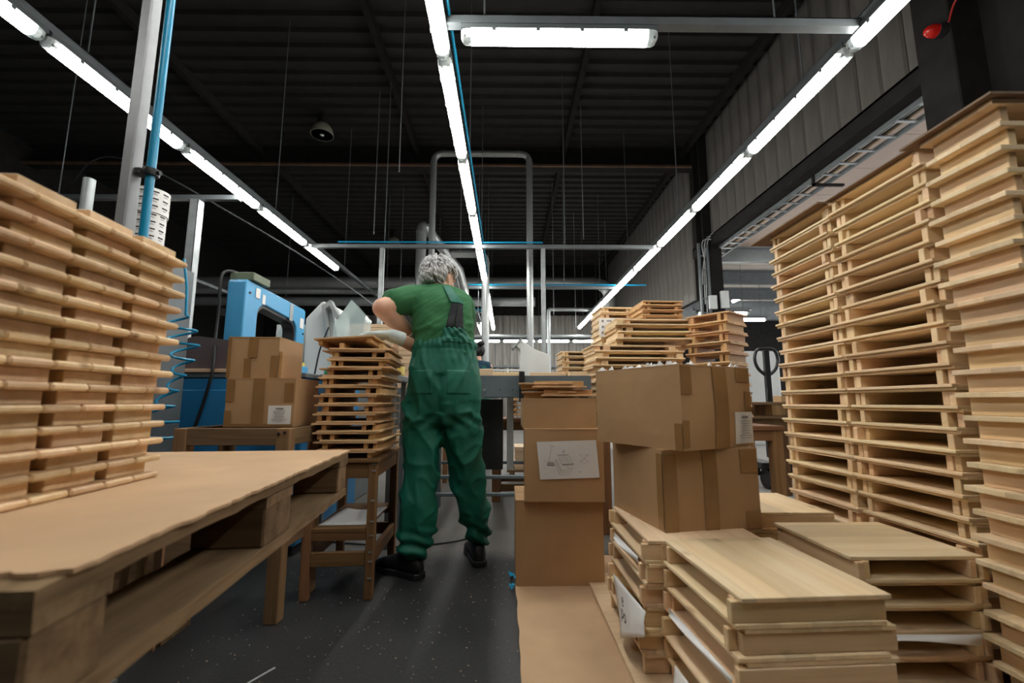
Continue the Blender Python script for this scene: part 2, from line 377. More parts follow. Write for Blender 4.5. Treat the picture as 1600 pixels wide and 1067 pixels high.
# columns
def column(y0, label, boxes=False):
    t = thing('steel_column', label, 'column', (WX - .02, y0, 0))
    MB().box(-.17, .17, -.16, -.13, 0, CZ).box(-.17, .17, .13, .16, 0, CZ).box(-.012, .012, -.13, .13, 0, CZ).build('column_profile', M['darksteel'], t)
    MB().box(-.25, .25, -.25, .25, 0, .02).build('base_plate', M['darksteel'], t)
    return t
t = column(8.35, 'dark steel H column carrying cables and switch boxes beside the opening in the right wall')
for k in range(5):
    xx = -.19 - .012 * k
    MB().tube(bez([(xx, -.18, 2.3 + .2 * k), (xx + .02, -.18, 3.4), (xx + .05 * k, -.2, 3.95 + .03 * k), (.3, -.2, 3.9 + .02 * k)], 8), .008, 6).build('cable', M['black'] if k % 2 else M['white'], t)
for xx, z0, z1 in ((-.15, 2.6, 2.86), (.08, 2.62, 2.95)):
    MB().box(xx, xx + .14, -.24, -.165, z0, z1).build('switch_box', M['white'], t, bevel=.005)
MB().box(-.30, -.26, -.2, -.16, 1.2, 3.9).box(-.14, -.10, -.2, -.16, 1.2, 3.9).build('cable_ladder', M['steeld'], t)
for k in range(9): MB().box(-.26, -.14, -.19, -.17, 1.4 + .28 * k, 1.42 + .28 * k).build('ladder_rung', M['steeld'], t)
t = thing('steel_column', 'wide black steel column at upper right carrying a red warning lamp', 'column', (WX - .05, 3.45, 0))
MB().box(-.2, .22, -.15, .17, 0, CZ).build('column_profile', M['darksteel'], t, bevel=.01)
MB().box(-.3, .3, -.2, .2, 0, .02).build('base_plate', M['darksteel'], t)
t = thing('warning_lamp', 'small red dome lamp fixed to the black column at upper right', 'lamp', (3.72, 3.36, 4.02))
MB().cyl((-.04, 0, 0), (.02, 0, 0), .06, 14).build('lamp_base', M['blackmet'], t, smooth=True)
d = MB(); d.tube([(-.04, 0, 0), (-.08, 0, 0), (-.115, 0, 0), (-.135, 0, 0)], [.055, .052, .036, .01], 14); d.build('dome', simple('red_glass', (.45, .012, .008), .12), t, smooth=True)
solo('cable', MB().tube(bez([(3.74, 3.30, 4.05), (3.74, 3.2, 4.19), (3.78, 3.0, 4.17), (3.93, 2.6, 3.97), (3.95, 2.2, 3.92)], 8), .008, 6), M['red'], 'thin red cable running right from the red warning lamp', 'cable')
# cable tray under the opening edge
t = thing('cable_tray', 'steel ladder cable tray under the black beam along the right wall', 'cable tray', (4.12, 3.6, 3.84))
for xx in (0, .28): MB().box(xx - .012, xx + .012, 0, 8.5, -.03, .03).build('side_rail', M['steeld'], t)
for k in range(30): MB().box(0, .28, .12 + k * .28, .16 + k * .28, -.02, -.005).build('rung', M['steel'], t)
for k in range(4):
    MB().tube([(.05 + .04 * k + .012 * math.sin(j * 1.3 + k), j * .5, .012 + .006 * (k % 2)) for j in range(18)], .011, 6).build('cable', [M['black'], M['white'], M['black'], simple('tan_cable', (.4, .26, .12), .6)][k], t)
for yy in (1.9, 5.5): MB().box(-.035, -.012, yy, yy + .04, -.12, .35).box(-.035, .38, yy, yy + .04, -.12, -.09).build('bracket', M['darksteel'], t)
# ------------------------------------------------------------------ lamps
def lamp_meshes():
    D = {}
    prof = [(-.048, 0), (-.048, -.02), (-.036, -.055), (-.015, -.065), (.015, -.065), (.036, -.055), (.048, -.02), (.048, 0)]
    D['body'] = MB().prism([(-.052, 0), (-.052, .03), (-.03, .05), (.03, .05), (.052, .03), (.052, 0)], 1, -.63, .63).mesh('lamp_body', M['lampbody'])
    D['lens'] = MB().prism(prof, 1, -.565, .565).mesh('diffuser', M['lens'])
    rs = []
    for y, k in ((.566, 1), (.60, .98), (.62, .88), (.632, .55)): rs.append([Vector((a * k, y, b * k)) for a, b in prof])
    D['cap'] = MB().rings(rs).mesh('clear_end', M['lenscap'])
    e = MB().box(-.04, .04, .599, .611, -.05, -.002)
    for x in (-.022, .022): e.cyl((x, .566, -.03), (x, .605, -.03), .012, 8)
    D['sock'] = e.mesh('tube_socket', M['lampbody'])
    D['clip'] = MB().box(.046, .056, -.012, .012, -.022, .01).mesh('clip', M['steeld'])
    return D
LM = lamp_meshes(); NL = [0]
def lamp(x, y, z, label, group, rz=0):
    t = thing('tube_lamp', label, 'lamp', (x, y, z), rz, group)
    def P(nm, k, loc=(0, 0, 0), rz2=0):
        o = bpy.data.objects.new(nm, LM[k]); COL.objects.link(o); o.parent = t; o.location = loc; o.rotation_euler = (0, 0, rz2)
    P('lamp_body', 'body'); P('diffuser', 'lens')
    for a2 in (0, math.pi):
        P('clear_end', 'cap', rz2=a2); P('tube_socket', 'sock', rz2=a2)
        if y < 8:
            for q in (-.42, -.14, .14, .42): P('clip', 'clip', (0, q, 0), a2)
    return t
def rail(p0, p1, label, rods=(), top=None):
    t = thing('mounting_rail', label, 'rail', p0)
    d = Vector(p1) - Vector(p0)
    if abs(d.x) > abs(d.y): b = MB().box(0, d.x, -.03, .03, 0, .012).box(0, d.x, -.03, -.024, .012, .06).box(0, d.x, .024, .03, .012, .06).box(0, d.x, -.03, -.01, .054, .06).box(0, d.x, .01, .03, .054, .06)
    else: b = MB().box(-.03, .03, 0, d.y, 0, .012).box(-.03, -.024, 0, d.y, .012, .06).box(.024, .03, 0, d.y, .012, .06).box(-.03, -.01, 0, d.y, .054, .06).box(.01, .03, 0, d.y, .054, .06)
    b.build('channel', M['steeld'], t)
    for q in rods:
        MB().cyl((q[0] - p0[0], q[1] - p0[1], .03), (q[0] - p0[0], q[1] - p0[1], (top or CZ) - p0[2]), .006, 6).build('suspension_rod', M['steeld'], t)
    return t
ROWZ = 3.26
PL = ['lamp in the {} row, {} of those in view from the camera end', ]
def row(nm, x, y0, step, k0, k1, rail_end, rods, group):
    rail((x, y0 + step * k0, ROWZ + .05), (x, rail_end, ROWZ + .05), 'long grey channel rail carrying the %s row of tube lamps' % nm, [(x, q) for q in rods])
    for k in range(k0, k1):
        yc = y0 + step * (k + .5)
        if k < -1: lab = 'white tube lamp of the %s ceiling row, %s' % (nm, {-2: 'right above the camera', -3: 'just behind the camera'}[k]); g = group
        else: lab = 'long white tube lamp, %s from the camera in the %s ceiling row' % ({0: 'nearest'}.get(k + 1, ordn(k + 1)), nm); g = group
        lamp(x, yc, ROWZ, lab, g)
row('centre', -.445, 2.79, 1.285, -3, 9, 14.6, (2.0, 4.9, 7.4, 10.0, 12.6), 'lamps of the centre row')
row('left', -3.07, 2.65, 1.28, -2, 4, 12.2, (2.95, 5.6, 8.1, 11.0), 'lamps of the left row')
row('right', 2.335, 2.68, 1.268, -3, 9, 14.4, (.6, 3.15, 5.7, 8.2, 10.8, 13.3), 'lamps of the right row')
lamp(-3.07, 11.2, ROWZ, 'short looking far tube lamp at the end of the left rail above the board stacks', None)
rail((-.40, 2.56, 3.27), (2.30, 2.56, 3.27), 'grey cross rail between the centre and right lamp rows, above one crosswise lamp', [(-.15, 2.56), (1.75, 2.56)])
lamp(.335, 2.56, 3.215, 'white tube lamp mounted crosswise between the centre and right rows', None, R(90))
rail((-3.05, 6.6, 3.22), (2.30, 6.6, 3.22), 'grey cross rail with blue pipe spanning all three lamp rows', [(-1.9, 6.6), (.9, 6.6)])
rail((-.8, 9.0, 3.20), (2.30, 9.0, 3.20), 'far grey cross rail right of the worker, second behind the first', [(1.2, 9.0)])
rail((-2.2, 12.0, 3.3), (-.5, 12.0, 3.3), 'far short grey cross rail behind the worker at head height', [(-1.9, 12.0)])
rail((-6.2, 4.9, 3.18), (-3.11, 4.9, 3.18), 'grey cross rail at left reaching from the lamp row towards the dark', [(-5.2, 4.9)])
for i, (x, y, lab) in enumerate(((-3.6, 4.9, 'grey steel post at left hanging below the left cross rail'), (-1.93, 6.6, 'grey steel post above the worker left arm under the cross rail'), (.56, 6.6, 'grey steel post right of the bright duct under the cross rail'))):
    t = thing('steel_post', lab, 'post', (x, y, 0)); z1 = 3.175 if i == 0 else 3.215
    wq = .05 if i == 0 else .034
    MB().box(-wq, wq, -wq, -wq + .006, 0, z1).box(-wq, -wq + .006, -wq, wq, 0, z1).box(wq - .006, wq, -wq, wq, 0, z1).build('post_profile', M['steel'], t)
    MB().box(-.09, .09, -.09, .09, 0, .012).build('base_plate', M['steel'], t)
solo('air_pipe', MB().cyl((-.375, -1, 3.33), (-.375, 9.0, 3.33), .012, 8), M['bluepipe'], 'blue air pipe along the right side of the centre lamp row', 'pipe', smooth=True)
solo('air_pipe', MB().cyl((-2.6, 6.55, 3.30), (.55, 6.55, 3.30), .013, 8), M['bluepipe'], 'blue air pipe lying on the cross rail above the worker', 'pipe', smooth=True)
solo('air_pipe', MB().cyl((-.8, 8.95, 3.28), (2.9, 8.95, 3.28), .018, 8), M['bluepipe'], 'blue air pipe on the far cross rail right of the worker', 'pipe', smooth=True)
solo('air_pipe', MB().cyl((-2.1, 11.95, 3.38), (-.6, 11.95, 3.38), .02, 8), M['bluepipe'], 'short blue air pipe on the farthest rail right of the worker shoulder', 'pipe', smooth=True)
# far lamps
rail((-1.6, 16.4, 3.2), (3.9, 16.4, 3.2), 'far crosswise channel rail in front of the back wall', [(-1, 16.4), (1.2, 16.4), (3.4, 16.4)])
for k in range(4):
    lamp(-.85 + 1.3 * k, 16.4, 3.15, 'far tube lamp in the crosswise row before the back wall, %s from the left' % ['first', 'second', 'third', 'fourth'][k], 'far crosswise lamps', R(90))
rail((-.62, 9.0, 2.66), (-.62, 12.3, 2.66), 'thin lower rail with lamps right of the worker, behind the second worker', [(-.62, 9.3), (-.62, 12)])
for k in range(2): lamp(-.62, 10.2 + 1.3 * k, 2.6, ['nearer', 'farther'][k] + ' of two low tube lamps above the second worker', 'low far lamps')
rail((-5.6, 6, 3.0), (-5.6, 12, 3.0), 'distant grey rail at far left behind the post', [(-5.6, 6.4), (-5.6, 11)])
lamp(-5.6, 6.9, 2.95, 'tube lamp at far left seen beside the top of the left stack', None)
for i, (x, y) in enumerate(((6.1, 11.2), (5.2, 10.4), (7.4, 13.5), (6.2, 7.8), (6.2, 5.0), (9.5, 9.5), (6.2, 2.6), (9.5, 6))):
    if i < 2:
        e = Vector((math.sin(R(-60)), math.cos(R(-60)), 0)); rail((x - .7, y, 3.055), (x + .7, y, 3.055), 'short grey rail holding the side hall lamp, %s' % ['lower', 'upper'][i], [(x - .5, y), (x + .5, y)], 4.2)
    lamp(x, y, 3.0 if i < 2 else 4.148, 'tube lamp in the side hall past the tall right stacks, %s' % ['lower far one', 'upper near one', 'farthest', 'middle ceiling one', 'near ceiling one', 'deep one', 'nearest', 'far wall one'][i], 'side hall lamps', R(90 if i < 2 else 0))
# wires hanging and bell lamps
def wire(x, y, z0, z1, lab):
    solo('hanging_wire', MB().cyl((x, y, z0), (x, y, z1), .005, 6), M['steel'], lab, 'wire', 'thin wires hanging from the dark roof')
for x, y in ((-1.3, 5.0), (-2.2, 7.0), (-.9, 8.2), (1.3, 7.2), (1.1, 10.2), (2.9, 12.5), (-2.6, 10.5), (1.9, 12.0)):
    wire(x, y, 2.9 if y > 9 else 3.6, CZ, 'thin wire hanging from the dark roof, %s' % {-1.3: 'left of the gate shaped duct', -2.2: 'right of the left lamp row', -.9: 'just left of the centre lamps', 1.3: 'right of the gate shaped duct', 1.1: 'in front of the far elbow duct', 2.9: 'far beside the right lamps', -2.6: 'far behind the left lamps', 1.9: 'far left of the right lamps'}[x])
def bell(x, y, z, r, lab):
    t = thing('bell_lamp', lab, 'lamp', (x, y, z), 0, 'unlit bell lamps')
    k = r / .22
    MB().lathe([(.22 * k, 0), (.215 * k, .05 * k), (.19 * k, .14 * k), (.13 * k, .22 * k), (.09 * k, .25 * k), (.085 * k, .245 * k), (.12 * k, .21 * k), (.18 * k, .13 * k), (.2 * k, .05 * k), (.21 * k, 0)], (0, 0, 0), 24).build('shade', simple('greenish_white_enamel', (.30, .30, .24), .35), t, smooth=True)
    MB().lathe([(.085 * k, .24 * k), (.10 * k, .27 * k), (.10 * k, .42 * k), (.05 * k, .46 * k)], (0, 0, 0), 16).build('lamp_housing', M['darksteel'], t, smooth=True)
    MB().ell((0, 0, .07 * k), (.07 * k, .07 * k, .09 * k)).build('bulb', M['white'], t, smooth=True)
    MB().cyl((0, 0, .45 * k), (0, 0, CZ - z), .008, 6).build('cord', M['black'], t)
bell(-3.42, 7.6, 5.74, .2, 'unlit grey bell lamp hanging high at upper left')
bell(-3.55, 13.3, 5.7, .22, 'small far unlit bell lamp hanging above the worker')
# cables sagging left
solo('cable', MB().tube(bez([(-9.5, 9.2, 5.6), (-6.2, 6.6, 4.7), (-4.3, 7.0, 3.8), (-3.1, 9, 3.1), (-2.6, 11.0, 2.6)], 10), .012, 6), M['steeld'], 'thin grey cable sagging across the dark at upper left', 'cable')
# ducts
def duct(pts, r, lab, mat='alu', n=16, col=True):
    t = thing('duct', lab, 'duct', (pts[0][0], pts[0][1], 0))
    MB().tube(pts, r, n).build('duct_pipe', M[mat], t, smooth=True, world=True)
    if col:
        for i in range(0, len(pts)):
            if i in col:
                a = Vector(pts[i]); b = Vector(pts[i + 1] if i + 1 < len(pts) else pts[i - 1]); d = (b - a).normalized() * .015
                MB().cyl(a - d, a + d, r * 1.08, n).build('collar', M[mat], t, smooth=True, world=True)
    return t
def ang(p0, p1, p2, r=.2, n=5):
    p0, p1, p2 = Vector(p0), Vector(p1), Vector(p2); a = p1 + (p0 - p1).normalized() * r; b = p1 + (p2 - p1).normalized() * r
    return [a * (1 - t) ** 2 + p1 * 2 * t * (1 - t) + b * t * t for t in [i / n for i in range(n + 1)]]
Y0 = 7.5
d = [(-1.33, Y0, .9)] + ang((-1.33, Y0, 1), (-1.33, Y0, 5.33), (0, Y0, 5.33), .18) + ang((0, Y0, 5.33), (.40, Y0, 5.33), (.40, Y0, 1), .18) + [(.40, Y0, 1.1)]
duct(d, .055, 'thin bright duct forming a tall gate shape above the worker', col=(1, 6, 7, 12))
d = [(-1.72, 8.5, .9)] + ang((-1.72, 8.5, 1), (-1.72, 8.5, 4.45), (-1.05, 9.2, 3.7), .22) + [(-1.05, 9.4, 3.72)] + [(-.95, 9.6, 3.3), (-.95, 9.6, .9)]
duct(d, .10, 'thicker grey duct with a bent top left of the gate shaped duct', col=(1, 6))
d = [(-.42, 8.4, .9)] + ang((-.42, 8.4, 1), (-.42, 8.4, 3.75), (-1.2, 8.4, 3.75), .2) + [(-1.1, 8.4, 3.75)]
duct(d, .075, 'short bright duct elbow just left of the centre lamps', col=(1,))
d = [(-9.99, 12, 4.15)] + ang((0, 12, 4.15), (2.85, 12, 4.15), (2.85, 12.0, 2.5), .45) + [(2.85, 12, 3.2)]
duct(d, .16, 'large far horizontal duct ending in an elbow at right', 'alu', col=(1, 6))
d = [(-9.99, 12.6, 3.75), (.8, 12.6, 3.75)]
duct(d, .13, 'second far horizontal duct running below the largest duct', 'steel', col=(1,))
d = [(-9.99, 9.8, 3.35), (-2.4, 9.8, 3.35)]
duct(d, .07, 'grey pipe running behind the blue strapping machine at left', 'steel', col=False)
d = [(1.15, 12, .9)] + ang((1.15, 12, 1), (1.15, 12, 3.4), (3, 12, 3.4), .06) + [(2.6, 12, 3.4)]
duct(d, .05, 'slim grey pipe bent square in front of the back wall', 'steel', col=False)
d = [(-2.5, 14, .0), (-2.5, 14, 2.9), (-2.45, 14, 2.95), (2.8, 14, 2.95), (2.85, 14, 2.9), (2.85, 14, 0)]
duct(d, .055, 'slim horizontal pipe before the back wall', 'steel', col=False)
# ------------------------------------------------------------------ battened panels and their stacks
def panel_spec(w, l, t, bh, bw, i1, i2, mp, mb, bev=.0015, bi=.012):
    """panel lies at z 0..t with two battens standing on it (z t..t+bh); two meshes of battens with different insets"""
    S = dict(w=w, l=l, t=t, bh=bh)
    S['panel'] = MB().box(-w / 2, w / 2, -l / 2, l / 2, 0, t).mesh('panel', mp, bev)
    S['bat'] = MB().box(-w / 2 + bi, w / 2 - bi, -bw / 2, bw / 2, 0, bh - .0006).mesh('batten', mb, bev)
    S['ins'] = (l / 2 - i1 - bw / 2, l / 2 - i2 - bw / 2)
    return S
def place_panel(S, x, y, z, rz, flip, which, label, group, tilt=(0, 0)):
    """flip: panel face up, battens hanging below it; z is the outer face of the panel"""
    t = thing('battened_panel', label, 'wooden panel', (x, y, z), 0, group)
    t.rotation_euler = (math.pi + tilt[0] if flip else tilt[0], tilt[1], rz)
    p = bpy.data.objects.new('panel', S['panel']); COL.objects.link(p); p.parent = t
    for s in (-1, 1):
        b = bpy.data.objects.new('batten', S['bat']); COL.objects.link(b); b.parent = t; b.location = (0, s * S['ins'][which], S['t'])
    return t
def stack(S, x, y, rz, z0, n, where, group, jit=.006, shift=0, rjit=.008, top_single=True, start=0):
    """n pairs of panels laid back to back, battens filling the gaps"""
    pitch = 2 * S['t'] + S['bh']; items = []
    c, s = math.cos(rz), math.sin(rz)
    for k in range(n):
        zc = z0 + S['bh'] + S['t'] + k * pitch
        jx, jy = random.uniform(-jit, jit), random.uniform(-jit, jit)
        r = rz + random.uniform(-rjit, rjit)
        a, b = shift / 2 + jx, jy
        items.append((x + a * c - b * s, y + a * s + b * c, zc, r, True, k % 2))
        if not (top_single and k == n - 1):
            a, b = -shift / 2 + jx + random.uniform(-.003, .003), jy + random.uniform(-.003, .003)
            items.append((x + a * c - b * s, y + a * s + b * c, zc, r, False, 1 - (k + 1) % 2 if False else (k + 1) % 2 ^ 1))
    N = len(items)
    for i, (px, py, z, r, fl, wh) in enumerate(items):
        place_panel(S, px, py, z, r, fl, wh, 'pine panel, %s from top of %s' % (ordn(N - 1 - i), where), group)
    return z0 + S['bh'] + S['t'] + (n - 1) * pitch
BIG = panel_spec(.40, .43, .0105, .047, .022, .012, .037, M['pineY'], M['pineX'])
BIGC = panel_spec(.215, .50, .015, .0505, .022, .03, .03, M['pineY'], M['pineX'])
LOW = panel_spec(.375, .47, .0105, .047, .020, .006, .030, M['pineY'], M['pineX'], bi=-.005)
SML = panel_spec(.27, .30, .0085, .025, .020, .02, .045, M['pineYs'], M['pineXs'], .001)
STO = panel_spec(.43, .285, .0085, .025, .020, .018, .042, M['pineYs'], M['pineXs'], .001)
# --- cardboard sheet on the floor, base boards
def torn_sheet(x0, x1, y0, y1, z, t, n, amp, mat, name, label, cat, seed=1, sides='l'):
    rnd = random.Random(seed); poly = []
    for i in range(n + 1):
        y = y1 + (y0 - y1) * i / n; poly.append((x0 + (rnd.uniform(-amp, amp) if 'l' in sides else 0), y))
    for i in range(n + 1):
        x = x0 + (x1 - x0) * i / n
        if i: poly.append((x, y0 + (rnd.uniform(-amp, amp) if 'f' in sides else 0)))
    poly += [(x1 + (rnd.uniform(-amp, amp) if 'r' in sides else 0), y0 + (y1 - y0) * i / n) for i in range(1, n + 1)]
    return solo(name, MB().prism(poly, 2, z, z + t), mat, label, cat)
torn_sheet(.045, 1.9, .5, 2.6, .0, .012, 26, .004, M['cardlite'], 'cardboard_sheet', 'large cardboard sheet on the floor under cartons and the low stacks', 'cardboard', 3)
solo('base_board', MB().box(.385, 1.35, .7, 2.3, .0125, .028), M['ply'], 'pale base board under the low pine stacks', 'board', bevel=.002)
# low foreground stacks
stack(LOW, .62, 1.70, 0, .0285, 6, 'the low stack under the two foreground cartons', 'low stack under the cartons', .013, .012)
LOW2 = panel_spec(.355, .43, .0105, .047, .020, .006, .030, M['pineY'], M['pineX'], bi=-.005)
LOW3 = panel_spec(.36, .385, .0105, .047, .020, .006, .030, M['pineY'], M['pineX'], bi=-.005)
stack(LOW2, .683, 1.270, R(3), .0285, 6, 'the nearest low stack in front of the cartons', 'nearest low stack', .008, .02)
stack(LOW3, 1.160, 1.492, R(90.5), .0285, 6, 'the low stack right of the nearest one', 'right low stack', .006, .01)
stack(LOW3, 1.115, 2.0, R(-1), .0285, 6, 'the low stack right behind the foreground cartons', 'rear low stack', .005, .01)
# tall stacks at right
def base_pallet(x0, x1, y0, y1, z, label):
    t = thing('wooden_pallet', label, 'pallet', ((x0 + x1) / 2, (y0 + y1) / 2, z)); w, l = x1 - x0, y1 - y0
    for k in range(5):
        a = -w / 2 + k * (w - .09) / 4; MB().box(a, a + .09, -l / 2, l / 2, .08, .1).build('deck_board', M['oldY'], t)
    for k in (-1, 0, 1):
        MB().box(-w / 2, w / 2, k * (l / 2 - .05) - .05, k * (l / 2 - .05) + .05, 0, .08).build('bearer', M['oldX'], t)
    return t
base_pallet(1.37, 1.83, 1.35, 2.28, 0, 'grey wooden pallet under the two open sided tall stacks at right')
ta = stack(BIG, 1.60, 2.035, 0, .101, 24, 'the farthest tall stack at right', 'far tall stack', .006, .008)
tb = stack(BIG, 1.60, 1.592, 0, .101, 24, 'the middle tall stack at right', 'middle tall stack', .010, .012)
solo('cover_sheet', MB().box(1.36, 1.83, 1.82, 2.36, ta + .0005, ta + .0075), M['hard'], 'thin brown hardboard sheet covering the farthest tall stack', 'sheet')
solo('cover_sheet', MB().box(1.385, 1.83, 1.375, 1.81, tb + .0005, tb + .0045), M['hard'], 'thin brown sheet covering the middle tall stack', 'sheet')
base_pallet(1.29, 1.83, 1.06, 1.30, 0, 'grey wooden pallet under the nearest tall stack at right')
NC = 24
for k in range(NC):
    place_panel(BIGC, 1.57 + random.uniform(-.012, .012) - .006 * math.sin(k * .4), 1.185 + random.uniform(-.006, .006), .101 + .0655 * (k + 1), R(90) + random.uniform(-.012, .012), True, 0, 'pine panel, %s from top of the nearest tall stack at right' % ordn(NC - 1 - k), 'near tall stack')
tc = .101 + .0655 * NC
solo('cover_sheet', MB().box(1.285, 1.83, 1.06, 1.335, tc + .0005, tc + .0075), M['hard'], 'thin brown hardboard sheet covering the nearest tall stack', 'sheet')
# ------------------------------------------------------------------ cartons
def quad_strip(p0, p1, p2, p3, n=1, t=.0006, off=None):
    return [p0, p1, p2, p3]
def carton(loc, rz, dim, label, group=None, tapes=(), sticker=None, mat='card', gap=.004, flaps=True, bulge=.0):
    """origin: front left bottom corner; x along the front, y to the back"""
    w, d, h = dim
    t = thing('cardboard_box', label, 'box', loc, rz, group)
    b = MB(); b.box(0, w, 0, d, 0, h - .006)
    me = b.build('box_body', M[mat], t)
    bm = bmesh.new(); bm.from_mesh(me.data)
    bmesh.ops.subdivide_edges(bm, edges=bm.edges, cuts=5, use_grid_fill=True)
    for v in bm.verts:
        u, s, q = v.co.x / w, v.co.y / d, v.co.z / h
        k = 4 * q * (1 - q)
        ox = (u > .999) - (u < .001); oy = (s > .999) - (s < .001)
        g = noise.noise(v.co * 7 + Vector((loc[0] * 31, loc[1] * 17, 3))) * .0025
        v.co.x += ox * (bulge * k * 4 * s * (1 - s) + g * (0 < s < 1)); v.co.y += oy * (bulge * k * 4 * u * (1 - u) + g * (0 < u < 1))
    bm.to_mesh(me.data); bm.free()
    for f in me.data.polygons: f.use_smooth = False
    if flaps:
        for s in (0, 1):
            y0, y1 = (0, d / 2 - gap / 2) if s == 0 else (d / 2 + gap / 2, d)
            MB().box(-.001, w + .001, y0 - .001 * (s == 0), y1 + .001 * (s == 1), h - .006, h).build('flap', M[mat], t)
    def face(side, u0, u1, z0, z1, name, m, th=.0008, nm=6):
        o = bulge * .95 + .0012
        q = MB(); rows = []
        for i in range(nm + 1):
            for j in range(nm + 1):
                u = u0 + (u1 - u0) * i / nm; z = z0 + (z1 - z0) * j / nm
                k = 4 * (z / h) * (1 - z / h)
                if side == 'f': p = (u, -(bulge * k * 4 * (u / w) * (1 - u / w)) - .003, z)
                elif side == 'l': p = (-(bulge * k * 4 * (u / d) * (1 - u / d)) - .003, u, z)
                elif side == 'r': p = (w + (bulge * k * 4 * (u / d) * (1 - u / d)) + .003, u, z)
                rows.append(p)
        q.v = rows; m1 = nm + 1
        q.f = [(i * m1 + j, (i + 1) * m1 + j, (i + 1) * m1 + j + 1, i * m1 + j + 1) for i in range(nm) for j in range(nm)]
        o = q.build(name, M[m], t)
        md = o.modifiers.new('thick', 'SOLIDIFY'); md.thickness = th; md.offset = 0
        return o
    for (side, u0, u1, z0, z1) in tapes: face(side, u0, u1, z0, z1, 'packing_tape', 'tape')
    if sticker:
        side, u0, u1, z0, z1 = sticker
        s = face(side, u0, u1, z0, z1, 'printed_label', 'paper', .0012)
        q = MB(); rnd = random.Random(5); W = u1 - u0; H = z1 - z0
        def ln(a, b2, z, hh):
            y = -.0046 - bulge * .9
            if side == 'f': q.box(a, b2, y - .0003, y, z, z + hh)
            elif side == 'r': q.box(w - y, w - y + .0003, a, b2, z, z + hh)
        ln(u0 + W * .33, u0 + W * .68, z1 - H * .20, H * .075)
        for k in range(8):
            a = rnd.uniform(.12, .3); ln(u0 + W * a, u0 + W * (1 - a), z1 - H * (.30 + .075 * k), H * .018)
        q.build('printed_text', M['inkg'], s)
    return t
# foreground pair on the low stacks
carton((.531, 1.545, .4125), R(10.9), (.372, .40, .285), 'taped cardboard box on the low pine stacks, lower of the foreground pair', None,
       [('f', .15, .205, .0, .28), ('f', .0, .05, .01, .27), ('f', .30, .37, .20, .28), ('f', .31, .37, .01, .07), ('l', .0, .035, .02, .27), ('l', .0, .03, .16, .27)], None, bulge=.004)
tcart = carton((.585, 1.49, .6985), R(28), (.375, .44, .29), 'large cardboard box at right foreground, upper one with a white printed label', None,
       [('f', .16, .235, .0, .285), ('f', .0, .05, .19, .285), ('f', .29, .37, .235, .285), ('f', .0, .03, .01, .10), ('l', .0, .03, .0, .09), ('f', .335, .372, .04, .2)], ('f', .268, .372, .012, .125), bulge=.006)
# crumpled plastic at the rim of the upper carton
q = MB(); rnd = random.Random(11)
for k in range(26):
    e = rnd.random() < .55; u = rnd.uniform(.02, .36 if not e else .42); sz = rnd.uniform(.015, .04)
    c0 = Vector((.005, u, .291)) if e else Vector((u, .006, .291))
    dr = Vector((0, 1, 0)) if e else Vector((1, 0, 0)); ins = Vector((1, 0, 0)) if e else Vector((0, 1, 0))
    a = c0 - dr * sz * .6; b = c0 + dr * sz * .5 + ins * .004; p = c0 + Vector((0, 0, rnd.uniform(.004, .02))) + ins * rnd.uniform(.002, .02); m = c0 + ins * sz
    q.add([a, b, p, m], [(0, 1, 2), (1, 3, 2), (3, 0, 2), (0, 3, 1)])
o = q.build('crumpled_wrap', M['foil'], tcart); o['kind'] = 'stuff'
# cartons on the floor sheet
carton((.043, 2.185, .0125), R(0), (.415, .36, .385), 'plain cardboard box on the floor, bottom of the pile beside the worker', None, [], None, bulge=.003)
tdraw = carton((.083, 2.15, .398), R(-2.5), (.375, .34, .335), 'cardboard box carrying a pinned drawing, middle of the floor pile', None, [('l', .0, .03, .0, .33)], None, bulge=.002)
carton((.078, 2.19, .7335), R(0), (.36, .31, .145), 'shallow cardboard box on top of the floor pile', None, [], None, bulge=.001)
